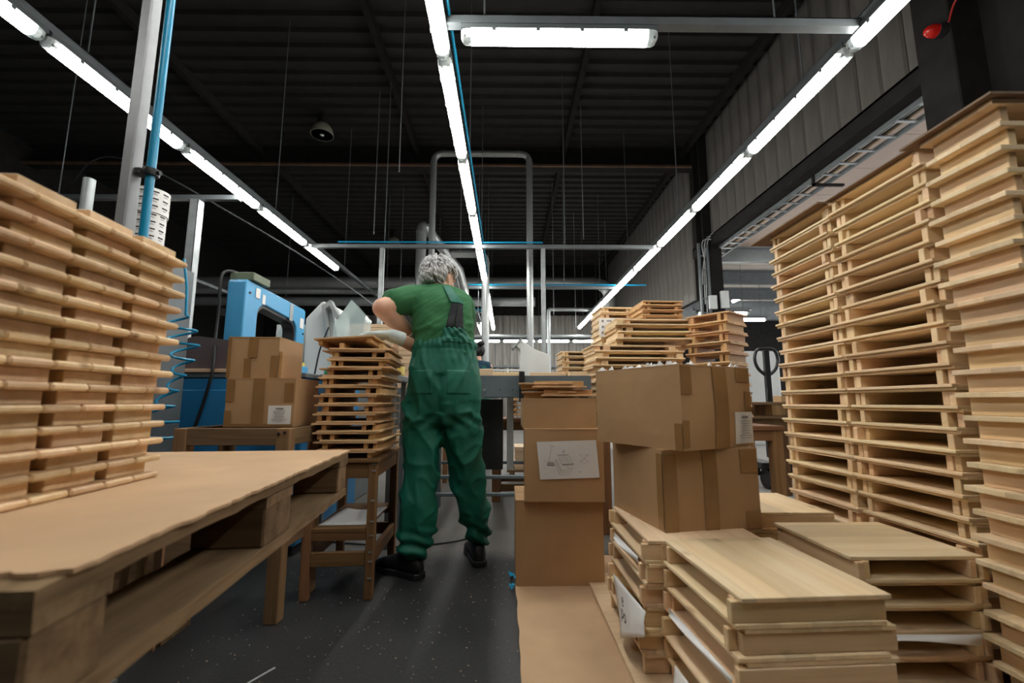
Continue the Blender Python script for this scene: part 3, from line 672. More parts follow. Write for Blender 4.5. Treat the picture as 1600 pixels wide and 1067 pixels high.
# drawing sheet
W, H = .282, .182
ds = thing('drawing_sheet', 'white sheet with a pencil drawing of a crate and shovel, fixed to a box', 'paper', (.157, 2.1395, .495), R(-2.5))
ds.rotation_euler = (0, R(-1.0), R(-2.5))
sh = MB(); sh.v = [(0, 0, .004), (W * .985, 0, .010), (W * .95, 0, H), (-.012, 0, H * .975)]
sh.v += [(a, .001, c2) for a, b2, c2 in sh.v]; sh.f = [(0, 1, 2, 3), (7, 6, 5, 4), (0, 4, 5, 1), (1, 5, 6, 2), (2, 6, 7, 3), (3, 7, 4, 0)]
sh.build('sheet', M['paper'], ds)
def px(x, y): return Vector((( x - 155) / 1090 * W, -.0006, (935 - y) / 790 * (H - .005) + .004))
lines = [((372, 280), (318, 575), 8), ((345, 245), (380, 268), 9), ((380, 268), (430, 255), 9), ((345, 245), (365, 225), 4), ((430, 255), (400, 235), 4),
 ((300, 580), (395, 582), 9), ((395, 582), (425, 650), 6), ((290, 655), (425, 655), 9), ((300, 580), (280, 650), 6), ((290, 600), (410, 600), 12), ((290, 620), (415, 620), 12), ((290, 640), (418, 640), 12),
 ((485, 440), (680, 438), 16), ((495, 455), (565, 630), 6), ((565, 455), (630, 600), 5), ((600, 455), (680, 600), 5), ((690, 455), (755, 610), 6), ((640, 455), (700, 600), 4), ((535, 455), (590, 600), 4),
 ((565, 632), (775, 622), 18), ((565, 645), (770, 640), 10), ((440, 540), (540, 548), 6), ((440, 540), (525, 755), 7), ((430, 590), (510, 840), 6), ((460, 560), (550, 750), 6), ((525, 755), (740, 735), 7), ((740, 735), (740, 700), 6), ((530, 790), (740, 780), 6),
 ((510, 840), (700, 830), 6), ((525, 755), (510, 840), 7), ((430, 590), (440, 540), 5), ((490, 590), (545, 595), 5), ((625, 670), (680, 730), 6), ((660, 665), (720, 735), 6), ((580, 345), (590, 430), 9), ((575, 345), (600, 385), 10), ((600, 385), (620, 340), 8),
 ((870, 425), (1050, 600), 6), ((1045, 425), (880, 610), 6), ((905, 440), (1020, 440), 4), ((900, 540), (910, 590), 5), ((910, 590), (990, 612), 5), ((990, 612), (1030, 590), 4), ((1020, 440), (1040, 470), 4), ((890, 540), (930, 545), 6),
 ((870, 795), (905, 790), 9), ((880, 800), (895, 775), 8), ((225, 575), (245, 560), 10), ((240, 660), (225, 740), 4), ((235, 825), (250, 815), 8)]
q = MB()
for a, b, wd in lines:
    p0, p1 = px(*a), px(*b); wq = wd / 1090 * W * .55
    dv = (p1 - p0).normalized(); nv = Vector((-dv.z, 0, dv.x)) * wq / 2; e = Vector((0, -.0003, 0))
    q.add([p0 - nv, p1 - nv, p1 + nv, p0 + nv, p0 - nv + e, p1 - nv + e, p1 + nv + e, p0 + nv + e], [(0, 3, 2, 1), (4, 5, 6, 7), (0, 1, 5, 4), (1, 2, 6, 5), (2, 3, 7, 6), (3, 0, 4, 7)])
q.build('pencil_drawing', M['inkg'], ds)
# small pine panels lying on the shallow box
zz = .8795
for k, (dx, dy, r) in enumerate(((.24, .15, 3), (.16, .17, -4), (.20, .15, 1), (.14, .16, -2))):
    place_panel(SML, .078 + dx - .02, 2.19 + dy, zz + (.0085 if k % 2 == 0 else 0) + .025 * (k % 2 == 1) + (k // 2) * .042 + (.0085 if k % 2 else 0), R(r), k % 2 == 1, 0, 'small pine panel lying loose on the shallow cardboard box, %s' % ['lowest', 'second lowest', 'second from top', 'topmost'][k], 'loose panels on the box')
# papers hanging out of the low stacks
def paper(name, pts, label, text=None):
    """a hanging sheet: quad of 4 points, gently curved"""
    p = [Vector(a) for a in pts]; n = 8; q = MB(); nn = (p[1] - p[0]).cross(p[3] - p[0]).normalized()
    for i in range(n + 1):
        for j in range(n + 1):
            u, v = i / n, j / n
            a = p[0] * (1 - u) * (1 - v) + p[1] * u * (1 - v) + p[2] * u * v + p[3] * (1 - u) * v
            q.v.append(tuple(a + nn * .008 * math.sin(u * 5 + v * 3) * v))
    m = n + 1; q.f = [(i * m + j, (i + 1) * m + j, (i + 1) * m + j + 1, i * m + j + 1) for i in range(n) for j in range(n)]
    o = q.build(name, M['paper'], smooth=True, loc=tuple(p[0])); tag(o, label, 'paper')
    md = o.modifiers.new('thick', 'SOLIDIFY'); md.thickness = .0006
    return o
pp = paper('paper_sheet', [(.405, 1.78, .215), (.418, 1.42, .235), (.398, 1.40, .175), (.392, 1.64, .055)], 'white printed sheet hanging from the low stack beside the floor cardboard')
def text(s, size, loc, rot, mat, parent, name='printed_text'):
    cu = bpy.data.curves.new('t', 'FONT'); cu.body = s; cu.size = size; cu.extrude = .0002
    o = bpy.data.objects.new('t', cu); COL.objects.link(o)
    dg = bpy.context.evaluated_depsgraph_get(); me = bpy.data.meshes.new_from_object(o.evaluated_get(dg)); bpy.data.objects.remove(o)
    me.materials.clear(); me.materials.append(mat); r = bpy.data.objects.new(name, me); COL.objects.link(r)
    r.parent = parent; r.matrix_local = parent_world(parent).inverted() @ (Matrix.Translation(loc) @ rot)
    return r
rt = Matrix.Rotation(R(-90), 4, 'Z') @ Matrix.Rotation(R(90), 4, 'X')
text('po', .06, (.384, 1.585, .150), rt, M['ink'], pp); text('e', .06, (.386, 1.585, .188), rt, M['ink'], pp)
paper('paper_sheet', [(.478, 1.36, .12), (.488, 1.24, .12), (.455, 1.24, .05), (.45, 1.34, .045)], 'white sheet hanging low at the corner of the nearest low stack')
paper('paper_sheet', [(.486, 1.42, .250), (.505, 1.07, .250), (.497, 1.07, .238), (.478, 1.40, .236)], 'long white sheet edge sticking out between boards of the nearest low stack')
paper('paper_sheet', [(.418, 1.80, .358), (.430, 1.52, .358), (.424, 1.52, .340), (.412, 1.80, .338)], 'folded white sheet caught in the low stack under the cartons')
paper('paper_sheet', [(.98, 1.288, .232), (1.30, 1.288, .232), (1.28, 1.272, .215), (.985, 1.275, .222)], 'white plastic sheet between boards of the right low stack')
# ------------------------------------------------------------------ left table : pallet, cardboard, stack
def euro_pallet(loc, rz, L, Wd, label):
    t = thing('wooden_pallet', label, 'pallet', loc, rz)
    rnd = random.Random(2)
    def rough(mb, name, mat, seed):
        o = mb.build(name, M[mat], t); bm = bmesh.new(); bm.from_mesh(o.data)
        bmesh.ops.subdivide_edges(bm, edges=[e for e in bm.edges if e.calc_length() > .3], cuts=24)
        for v in bm.verts:
            g = noise.noise(v.co * 18 + Vector((seed, 0, 0)))
            v.co += Vector((noise.noise(v.co * 25 + Vector((9, seed, 0))), 0, g)) * .004
        bm.to_mesh(o.data); bm.free(); return o
    for k in range(5):
        a = -Wd + k * (Wd - .145) / 4; rough(MB().box(a, a + (.145 if k % 2 == 0 else .1), 0, L, .127, .147), 'deck_board', 'oldY', k)
    for y0, y1 in ((0, .1), (L / 2 - .0725, L / 2 + .0725), (L - .1, L)):
        rough(MB().box(-Wd, 0, y0, y1, .105, .126), 'stringer_board', 'oldX', y0 * 9)
    for a in (-.145, -Wd / 2 - .07, -Wd):
        for y0, y1 in ((0, .1), (L / 2 - .0725, L / 2 + .0725), (L - .1, L)):
            MB().box(a, a + .142, y0, y1, .024, .1045).build('block', M['oldX'], t, bevel=.004)
        rough(MB().box(a, a + .144, 0, L, 0, .0235), 'bottom_board', 'oldY', a * 7)
    return t
TZ = .69; PR = R(5.8)
euro_pallet((-.449, .455, .5365), PR, 1.175, .95, 'weathered wooden pallet serving as table top at left foreground')
# cardboard sheet with torn edges on the pallet
rnd = random.Random(4); poly = []
c, s = math.cos(PR), math.sin(PR)
def loc2(a, b): return (-.449 + a * c - b * s, .455 + a * s + b * c)
n = 90
for i in range(n + 1): poly.append(loc2(.006 + rnd.uniform(-.003, .003) + .005 * noise.noise(Vector((i * .21, 0, 0))), .035 + i * 1.15 / n))
for i in range(1, n + 1): poly.append(loc2(-.93 * i / n, 1.185 + rnd.uniform(-.002, .002)))
for i in range(n): poly.append(loc2(-.93 + .93 * i / n, .03 + rnd.uniform(-.006, .006)))
o = MB().prism(poly, 2, .684, .6895); solo('cardboard_sheet', o, M['cardlite'], 'pale cardboard sheet with torn edges covering the pallet table at left', 'cardboard')
# trestle carrying the pallet
def bench(name, loc, rz, w, d, h, leg, label, cat, mats=('brownX', 'brownY', 'brownZ'), shelf=None, rung=None, top='frame', tk=.02, skip=()):
    t = thing(name, label, cat, loc, rz)
    for ix, sx in enumerate((0, 1)):
        for iy, sy in enumerate((0, 1)):
            x0 = 0 if sx == 0 else w - leg; y0 = 0 if sy == 0 else d - leg
            MB().box(x0, x0 + leg, y0, y0 + leg, 0, h - (tk if top == 'board' else 0)).build('leg', M[mats[2]], t, bevel=.003)
    ap = min(.07, h * .12); hz = h - (tk if top == 'board' else 0)
    for y0 in (0.004, d - .026): MB().box(leg + .0005, w - leg - .0005, y0, y0 + .022, hz - ap, hz).build('apron', M[mats[0]], t, bevel=.002)
    for x0 in (.004, w - .026): MB().box(x0, x0 + .022, leg + .0005, d - leg - .0005, hz - ap, hz).build('apron', M[mats[1]], t, bevel=.002)
    if top == 'board':
        k = max(2, int(d / .12)); st = (d + .02) / k
        for i in range(k): MB().box(-.01, w + .01, -.01 + i * st, -.01 + (i + 1) * st - .002, h - tk, h).build('top_board', M[mats[0]], t, bevel=.002)
    if shelf:
        MB().box(leg + .001, w - leg - .001, 0.003, .025, shelf - .05, shelf - .0145).build('shelf_rail', M[mats[0]], t); MB().box(leg + .001, w - leg - .001, d - .025, d - .003, shelf - .05, shelf - .0145).build('shelf_rail', M[mats[0]], t)
        k = 3; st = (d - .002) / k
        for i in range(k): MB().box(leg + .001, w - leg - .001, .001 + i * st, .001 + (i + 1) * st - .003, shelf - .014, shelf).build('shelf_board', M[mats[0]], t)
    if rung:
        for y0 in (.005, d - .027): MB().box(leg + .0005, w - leg - .0005, y0, y0 + .022, rung - .03, rung + .03).build('rung', M[mats[0]], t, bevel=.002)
        for x0 in (.005, w - .027): MB().box(x0, x0 + .022, leg + .0005, d - leg - .0005, rung - .03, rung + .03).build('rung', M[mats[1]], t, bevel=.002)
    return t
bench('trestle', (-1.55, .42, 0), 0, .55, .52, .536, .06, 'rough wooden trestle carrying the pallet table at left', 'trestle', ('oldX', 'oldY', 'oldZ')
, shelf=.31)
# slatted crate under the pallet
t = thing('slatted_crate', 'old slatted crate on the floor, seen through the pallet opening', 'crate', (-1.585, 1.66, 0), R(3))
for k in range(7): MB().box(k * .055, k * .055 + .026, 0, .014, .0, .42).build('slat', M['oldZ'], t)
for z in (.04, .35): MB().box(0, .36, .0145, .034, z, z + .05).build('slat_rail', M['oldX'], t)
MB().box(0, .36, .0345, .184, .0, .015).build('crate_floor', M['oldX'], t); MB().box(0, .36, .185, .195, .0, .42).build('back_board', M['oldX'], t)
# the left stack: plank decks on boards
LS = {}
LS['plank'] = MB().box(-.17, .17, -.0372, .0372, 0, .0135).mesh('plank', M['pineXl'], .004)
LS['bat'] = MB().box(-.155, .146, -.0535, .0535, 0, .0238).mesh('board', M['pineXl'], .0015)
z = TZ + .0002; rz = R(4.0); NLF = 14
for k in range(NLF):
    t = thing('planked_panel', 'tan planked pine panel, %s from top of the left foreground stack' % ordn(NLF - 1 - k), 'wooden panel', (-.955 + random.uniform(-.004, .004) + .0018 * k, .785 + random.uniform(-.004, .004), z + k * .0379), rz + random.uniform(-.008, .008), 'left foreground stack')
    for j in range(7):
        o = bpy.data.objects.new('plank', LS['plank']); COL.objects.link(o); o.parent = t; o.location = (random.uniform(-.0015, .0015), -.2244 + j * .0748, 0)
    for j in range(4):
        o = bpy.data.objects.new('cross_board', LS['bat']); COL.objects.link(o); o.parent = t; o.location = (.0, -.1975 + j * .1335 - .006, .0137)
# post, pipe, cabinet with rolls
t = thing('steel_post', 'square grey steel post in front of the left lamp row', 'post', (-1.292, 1.44, 0), R(-8))
MB().box(-.021, .021, -.021, .021, .012, 4.0).build('post_profile', simple('light_grey_steel', (.34, .35, .36), .5, .35, .1, 10), t, bevel=.004)
MB().box(-.08, .08, -.08, .08, 0, .012).build('base_plate', M['steel'], t)
t = thing('air_pipe', 'vertical blue air pipe clipped to the grey post at left', 'pipe', (-1.226, 1.44, .9))
MB().cyl((0, 0, 0), (0, 0, 3.1), .0135, 16).build('pipe', M['bluepipe'], t, smooth=True)
MB().cyl((0, 0, -.06), (0, 0, .02), .017, 12).build('end_fitting', M['blackmet'], t, smooth=True)
t = thing('pipe_clamp', 'black clamp holding the blue pipe to the grey post', 'clamp', (-1.226, 1.44, 1.64))
MB().lathe([(.0138, -.012), (.024, -.012), (.026, 0), (.024, .012), (.0138, .012)], (0, 0, 0), 16).build('ring', M['blackmet'], t, smooth=True)
MB().box(-.044, -.021, -.02, .012, -.012, .012).build('foot', M['blackmet'], t, bevel=.003)
MB().cyl((.02, 0, 0), (.034, 0, 0), .008, 8).build('bolt', M['blackmet'], t)
t = thing('steel_cabinet', 'tall dark cabinet hidden behind the left stack', 'cabinet', (-2.44, 2.1, 0))
MB().box(0, .63, .015, .4, 0, 1.60).build('cabinet_body', M['steeld'], t)
for k in (0, 1): 
    d = MB().box(.005 + k * .313, .31 + k * .313, 0, .0145, .02, 1.58).build('door', M['steeld'], t)
    MB().box(.29 + k * .04, .30 + k * .04, -.015, 0, .8, .9).build('handle', M['steel'], d)
for k, (zb, h, rr) in enumerate(((1.60, .235, .074), (1.836, .13, .08))):
    t = thing('label_roll', 'white roll of printed labels behind the blue pipe, %s one' % ['lower', 'upper'][k], 'label roll', (-1.895, 2.25, zb), 0, 'label rolls')
    MB().lathe([(rr * .4, 0), (rr, 0), (rr, h), (rr * .4, h), (rr * .4, 0)], (0, 0, 0), 32).build('paper_roll', M['paper'], t, smooth=True)
    q = MB(); rnd = random.Random(k)
    nrow = int(h / .038)
    for r_ in range(nrow):
        for cidx in range(9):
            a0 = -2.9 + cidx * .66; z0 = .012 + r_ * .038
            for (da, db, zz0, zz1) in ((.0, .42, .018, .026), (.05, .35, .006, .008), (.05, .3, .011, .0125)):
                pts = []
                for i in range(4):
                    a = a0 + da + (db - da) * i / 3
                    pts.append((math.cos(a), math.sin(a)))
                rr2 = rr + .0006
                for i in range(3):
                    (c0, s0), (c1, s1) = pts[i], pts[i + 1]
                    q.add([(c0 * rr2, s0 * rr2, z0 + zz0), (c1 * rr2, s1 * rr2, z0 + zz0), (c1 * rr2, s1 * rr2, z0 + zz1), (c0 * rr2, s0 * rr2, z0 + zz1)], [(0, 1, 2, 3)])
    o = q.build('barcode_print', M['ink'], t); o['kind'] = 'stuff'
t = thing('tube_stub', 'short upright galvanised tube standing behind the left stack', 'tube', (-2.205, 2.22, 1.60))
MB().lathe([(.024, 0), (.026, 0), (.026, .425), (.022, .425), (.022, .005)], (0, 0, 0), 18).build('tube_wall', M['steel'], t, smooth=True); MB().cyl((0, 0, 0), (0, 0, .004), .04, 16).build('flange', M['steel'], t)
# coil hose
pts = []
for i in range(190):
    a = i / 22 * 2 * math.pi; f = i / 189
    rr = .05 + .02 * math.sin(f * 9) + (.02 if f > .75 else 0)
    pts.append((-1.70 + .06 * math.sin(f * 5) + rr * math.cos(a) + .04 * (f > .7) * (f - .7) * 3, 2.25 + rr * .8 * math.sin(a), 1.30 - .66 * f + .012 * math.sin(a)))
pts = [(-1.69, 2.25, 1.60), (-1.66, 2.25, 1.45)] + pts
solo('coil_hose', MB().tube(pts, .0065, 8), M['bluepipe'], 'blue coiled air hose hanging right of the left stack', 'hose', smooth=True)
# bench with two boxes behind the pallet table
t = bench('work_bench', (-1.375, 1.87, 0), R(-1), .48, .34, .752, .055, 'rough wooden bench carrying two taped boxes behind the pallet table', 'bench', ('oldX', 'oldY', 'oldZ'), rung=.3)
for k in range(2): MB().box(.06, .12 + .0, .06, .28, .70, .751).build('cross_bar', M['oldY'], t, loc=(-.22 * k, 0, 0))
for x_, z_ in ((.437, .73), (.462, .735)): MB().cyl((x_, .001, z_), (x_, -.006, z_), .006, 8).build('bolt', M['blackmet'], t)
carton((-1.225, 1.955, .7525), R(2), (.295, .26, .212), 'cardboard box with a white printed label, lower one on the rough bench', None,
       [('f', .115, .165, .0, .21), ('f', .0, .035, .11, .205), ('f', .0, .028, .0, .07), ('f', .25, .29, .11, .19), ('f', .0, .29, .0, .014)], ('f', .187, .283, .012, .092), bulge=.003)
carton((-1.245, 1.975, .9655), R(2), (.222, .25, .185), 'cardboard box with dark tape, upper one on the rough bench', None,
       [('f', .09, .13, .09, .182), ('f', .075, .105, .0, .085), ('f', .19, .221, .0, .10), ('r', .0, .025, .0, .12), ('f', .0, .015, .0, .18)], None, bulge=.003)
# ------------------------------------------------------------------ stool with the small pine stack
t = bench('step_stool', (-.905, 2.06, 0), R(3), .315, .52, .605, .038, 'brown wooden stool with lower shelf carrying the small pine stack', 'stool', ('brownX', 'brownY', 'brownZ'), shelf=.30, rung=.17, top='board', tk=.018)
for z_ in (.09, .16, .2, .27, .33, .42, .55, .58):
    for a in (.296, .306): MB().cyl((a - .0 , .0005, z_), (a, -.004, z_), .004, 6).build('screw', M['steel'], t)
paper('paper_sheet', [(-.86, 2.12, .302), (-.64, 2.13, .302), (-.62, 2.40, .312), (-.82, 2.38, .318)], 'crumpled white papers lying on the lower shelf of the stool')
S0 = .6055; pitch = .042; seq = []
shifts = [0, .005, -.01, -.012, -.012, -.008, -.006, -.008, 0, .012, .025, .012, .0]
n = 12; items = []
for k in range(n):
    zc = S0 + .025 + .0085 + k * pitch; dx = shifts[k]
    items.append((dx - .012, zc, True, k % 2, 0)); items.append((dx + .012, zc, False, (k + 1) % 2 ^ 1, 0))
N = len(items)
for i, (dx, zc, fl, wh, _) in enumerate(items):
    a = random.uniform(-.02, .02) + (.05 if i > 18 else 0)
    place_panel(STO, -.735 + dx + random.uniform(-.004, .004), 2.275, zc, R(93) + a, fl, wh, 'small pine panel, %s from top of the stack on the stool' % ordn(N - 1 - i), 'small panels on the stool')
topz = items[-1][1] + .0085 + .025
place_panel(STO, -.765, 2.29, topz + .018, R(88), True, 0, 'small pine panel held tilted by the worker gloved hand above the stack', None, (R(-3), R(4)))
# ------------------------------------------------------------------ strapping machine
t = thing('strapping_machine', 'blue strapping machine with an arch, behind the two boxed cartons at left', 'machine', (-1.64, 2.6, 0))
b = MB().box(-.33, .46, 0, .98, .06, 1.0); b.build('cabinet_body', M['blueshade'], t, bevel=.008)
MB().box(-.335, .465, -.005, .985, 1.0005, 1.03).build('table_top', M['steeld'], t, bevel=.004)
for k in range(2): 
    d = MB().box(-.31 + k * .39, .055 + k * .38, -.012, -.0005, .10, .93).build('door', M['blueshade'], t, bevel=.004)
    MB().box(.015 + k * .06, .035 + k * .06, -.024, -.0125, .5, .6).build('handle', M['blackmet'], d)
for x_ in (-.28, .40):
    for y_ in (.06, .9): MB().cyl((x_, y_, 0), (x_, y_, .06), .03, 12).build('foot', M['black'], t)
op = [(.12, 1.031), (.12, 1.615), (.135, 1.63), (.93, 1.60), (.95, 1.585), (.95, 1.031), (.82, 1.031)] + arc(.74, 1.40, .08, 0, 90) + arc(.36, 1.42, .09, 90, 180) + [(.27, 1.031)]
MB().prism(op, 0, -.115, 0).build('arch', M['blue'], t, bevel=.006)
ip = [(.82, 1.031)] + arc(.74, 1.40, .08, 0, 90) + arc(.36, 1.42, .09, 90, 180) + [(.27, 1.031), (.29, 1.031)] + list(reversed(arc(.37, 1.41, .08, 90, 180))) + list(reversed(arc(.73, 1.39, .07, 0, 90))) + [(.80, 1.031)]
MB().prism(ip, 0, -.10, -.012).build('strap_track', M['blackmet'], t)
MB().box(.001, .004, .31, .345, 1.51, 1.575).build('white_label', M['paper'], t); MB().box(.001, .004, .23, .28, 1.535, 1.60).build('white_label', M['paper'], t); MB().box(.001, .004, .86, .92, 1.44, 1.52).build('white_label', M['paper'], t)
MB().box(.0005, .003, .69, .74, 1.47, 1.60).build('grey_plate', M['steel'], t)
for y_, z_ in ((.165, 1.55), (.92, 1.40)): MB().cyl((0, y_, z_), (.008, y_, z_), .008, 8).build('screw', M['blackmet'], t)
MB().box(-.13, .02, .16, .36, 1.632, 1.685).build('top_tray', simple('olive_tray', (.13, .16, .10), .5), t, bevel=.004)
MB().box(.0, .09, .70, .86, 1.03, 1.13).build('head_unit', M['blue'], t, bevel=.006); MB().box(.02, .07, .72, .84, 1.1305, 1.16).build('yellow_guard', M['yellow'], t)
pl = [(-.33, 1.031), (.06, 1.031), (.06, 1.215)] + arc(-.21, 1.13, .12, 80, 180) 
MB().prism(pl, 1, .03, .045).build('side_shield', M['mauve'], t)
MB().box(-.16, -.115, .13, .16, 1.40, 1.44).build('cable_clip', M['blackmet'], t)
solo('cable', MB().tube(bez([(-1.74, 2.86, 1.69), (-1.775, 2.70, 1.66), (-1.775, 2.69, 1.42), (-1.76, 2.66, 1.25), (-1.70, 2.57, 1.05), (-1.74, 2.575, .85), (-1.80, 2.58, .62), (-1.82, 2.58, .3)], 10), .009, 8), M['black'], 'black power cable running down in front of the blue machine', 'cable', smooth=True)
solo('board', MB().box(-1.97, -1.63, 2.585, 2.625, 1.0305, 1.052), M['ply'], 'narrow pale board lying on the blue machine table edge', 'board', bevel=.002)
# white machine hood and clear guards right of it
t = thing('machine_hood', 'white machine hood with clear folding guards between blue machine and board stacks', 'machine', (-1.78, 3.80, 0))
MB().box(-.30, .45, 0, .6, .0, 1.04).build('machine_body', M['steeld'], t, bevel=.01)
MB().prism([(-.02, 1.041), (-.02, 1.60), (.12, 1.76), (.22, 1.72), (.30, 1.041)], 1, .10, .5).build('hood', M['white'], t, bevel=.012)
g = MB(); g.prism([(.20, 1.4), (.15, 1.70), (.225, 1.75), (.31, 1.6), (.28, 1.58), (.22, 1.70), (.185, 1.67), (.225, 1.4)], 1, .02, .095); g.build('hood_edge', M['alu'], t)
g = MB(); P = [(.22, .02, 1.042), (.36, .02, 1.042), (.50, .06, 1.36), (.52, .08, 1.62), (.40, .05, 1.76), (.28, .02, 1.56)]
g.v = [Vector(p) for p in P] + [Vector(p) + Vector((-.03, .28, 0)) for p in P]; g.f = [(0, 1, 2, 3, 4, 5)] + [(i, i + 6, (i + 1) % 6 + 6, (i + 1) % 6) for i in range(1, 5)]
o = g.build('clear_guard', M['clear'], t); md = o.modifiers.new('t', 'SOLIDIFY'); md.thickness = .005
g = MB(); P = [(-.29, .08, 1.042), (-.03, .05, 1.042), (-.03, .06, 1.42), (-.10, .09, 1.60), (-.20, .10, 1.60), (-.29, .10, 1.40)]
g.v = P + [(-.16, .02, 1.3)]; g.f = [(i, (i + 1) % 6, 6) for i in range(6)]
o = g.build('clear_cover', M['clear'], t); md = o.modifiers.new('t', 'SOLIDIFY'); md.thickness = .004
MB().tube([(-.16, .015, 1.3), (-.2, .09, 1.6)], .006, 6).build('brace', M['steel'], t); MB().tube([(-.16, .015, 1.3), (-.03, .045, 1.06)], .006, 6).build('brace', M['steel'], t); MB().tube([(-.16, .015, 1.3), (-.28, .07, 1.06)], .006, 6).build('brace', M['steel'], t)
MB().box(-.29, -.03, .14, .16, 1.041, 1.55).build('back_sheet', M['white'], t)
MB().tube(bez([(.24, -.02, 1.5), (.18, -.03, 1.3), (.14, -.02, 1.06)], 6), .007, 6).build('hose', M['black'], t)
solo('folded_cloth', MB().ell((-1.045, 2.96, 1.128), (.09, .08, .10), 20, 12), M['pinkbag'], 'pink folded cloth on the machine table right of the upper carton', 'cloth', smooth=True)
t = thing('parts_table', 'dark work table behind the pine stack on the stool', 'table', (-1.145, 2.72, 0))
MB().box(0, .47, 0, .38, .990, 1.029).build('table_top', M['steeld'], t, bevel=.004)
for x_ in (.02, .42):
    for y_ in (.02, .33): MB().box(x_, x_ + .03, y_, y_ + .03, 0, .9895).build('leg', M['steeld'], t)
solo('tray', MB().box(-1.13, -1.0, 2.74, 2.84, 1.0295, 1.05), M['greenp'], 'flat green plastic tray on the dark work table', 'tray', bevel=.003)
solo('small_crate', MB().box(-.985, -.935, 2.76, 2.84, 1.0295, 1.075), M['red'], 'small red block on the dark work table', 'block', bevel=.003)
solo('yellow_case', MB().box(-.80, -.69, 2.88, 3.0, 1.0295, 1.10), M['yellow'], 'yellow plastic case with a red stripe left of the worker', 'case', bevel=.01)
t = bpy.data.objects['yellow_case']; MB().beam((.0, -.061, .045), (.052, -.061, .025), .002, .010, (0, 1, 0)).build('red_stripe', M['red'], t)
# piles of thin boards on the far conveyor table
t = thing('board_table', 'steel table carrying the piles of thin pale boards', 'table', (-1.60, 3.88 + .55, 0))
MB().box(0, 1.0, -.05, .65, .96, 1.0).build('table_top', M['steeld'], t); 
for x_ in (.03, .93):
    for y_ in (0, .57): MB().box(x_, x_ + .04, y_, y_ + .04, 0, .9595).build('leg', M['steeld'], t)
BP = MB().box(-.215, .215, -.25, .25, 0, .0155).mesh('board', M['ply'], .001)
BP2 = MB().box(-.15, .15, -.2, .2, 0, .0155).mesh('board', M['ply'], .001)
def pile(me, x, y, z, n, th, where, group, rj=.01):
    for k in range(n):
        o = bpy.data.objects.new('thin_board', me); COL.objects.link(o); o.location = (x + random.uniform(-.004, .004), y + random.uniform(-.004, .004), z + k * th); o.rotation_euler = (0, 0, random.uniform(-rj, rj))
        tag(o, 'thin pale board, %s from top of %s' % (ordn(n - 1 - k), where), 'board', group)
pile(BP, -1.36, 4.62, 1.0005, 39, .0162, 'the left pile behind the worker elbow', 'left pile of thin boards')
pile(BP2, -.94, 4.62, 1.0005, 31, .0162, 'the lower pile behind the worker arm', 'lower pile of thin boards')
pile(BP2, -.60, 4.62, 1.0005, 33, .0162, 'the pile hidden beside the worker back', 'right pile of thin boards')
# ------------------------------------------------------------------ conveyor table with steel beam and floor rails
t = thing('conveyor', 'blue grey steel conveyor beam and rails behind the worker', 'conveyor', (0, 3.15, 0))
MB().prism([(0, .896), (.055, .896), (.055, .902), (.006, .902), (.006, 1.040), (.055, 1.040), (.055, 1.046), (0, 1.046)], 0, -.62, .60).build('side_beam', M['beamgrey'], t)
MB().prism([(.70, .896), (.645, .896), (.645, .902), (.694, .902), (.694, 1.040), (.645, 1.040), (.645, 1.046), (.70, 1.046)], 0, -.62, .60).build('side_beam', M['beamgrey'], t)
for k in range(12): MB().cyl((-.57 + k * .098, .058, 1.012), (-.57 + k * .098, .642, 1.012), .03, 12).build('roller', M['steel'], t, smooth=True)
for x_ in (-.60, .53):
    for y_ in (.01, .64): MB().box(x_, x_ + .05, y_, y_ + .05, 0, .8955).build('leg', M['beamgrey'], t)
for z_ in (.35, .235):
    for y_ in (-.032, .70): MB().box(-.75, .60, y_, y_ + .03, z_ - .012, z_ + .012).build('floor_rail', M['beamgrey'], t, bevel=.004)
for x_ in (-.16, -.05, .04): MB().cyl((x_, -.006, .945), (x_, 0, .945), .010 if x_ < -.1 else .005, 10).build('bolt', M['steel'] if x_ < -.1 else M['blackmet'], t)
c = MB().box(.085, .125, -.03, -.001, .86, 1.075); c.build('clamp_post', M['blackmet'], t, bevel=.004); MB().cyl((.105, -.045, .965), (.105, -.03, .965), .02, 12).build('clamp_knob', M['blackmet'], t, smooth=True)
MB().box(-.22, -.03, .25, .6, .36, .88).build('drive_box', M['blackmet'], t)
MB().box(.0, .05, .25, .29, .36, .8955).build('strut', M['steel'], t)
for i, (x0, x1, y_) in enumerate(((-.17, .10, 3.35), (.18, .45, 3.4), (.47, .60, 3.3))):
    solo('timber', MB().box(x0, x1, y_, y_ + .10, 1.0435, 1.085), M['pineX'], 'pale timber piece on the conveyor, %s' % ['left one', 'middle one', 'right short one'][i], 'timber', bevel=.002)
solo('timber', MB().box(-.215, -.10, 3.22, 3.3, 1.0435, 1.10), M['ply'], 'pale wooden block on the conveyor beside the second worker', 'timber', bevel=.003)
# chute
t = thing('chute', 'white sheet metal chute below the bright vertical duct', 'chute', (.30, 4.7, 0))
MB().prism([(-.16, 1.0), (-.16, 1.42), (-.2, 1.45), (-.16, 1.53), (.0, 1.42), (.16, 1.36), (.16, 1.0)], 1, 0, .2).build('chute_body', M['white'], t, bevel=.006)
MB().prism([(-.25, 1.44), (-.15, 1.54), (-.135, 1.525), (-.235, 1.425)], 1, -.02, .22).build('lip', M['steel'], t)
MB().box(-.12, .12, .02, .18, 0, .9995).build('stand', M['steeld'], t)
solo('duct', MB().lathe([(.062, 1.44), (.062, 3.0), (.062, 4.5)], (.345, 4.8 , 0), 16).lathe([(.07, 3.35), (.07, 3.42)], (.345, 4.8, 0), 16), M['alu'], 'bright vertical duct rising from the white chute', 'duct', smooth=True) if False else None
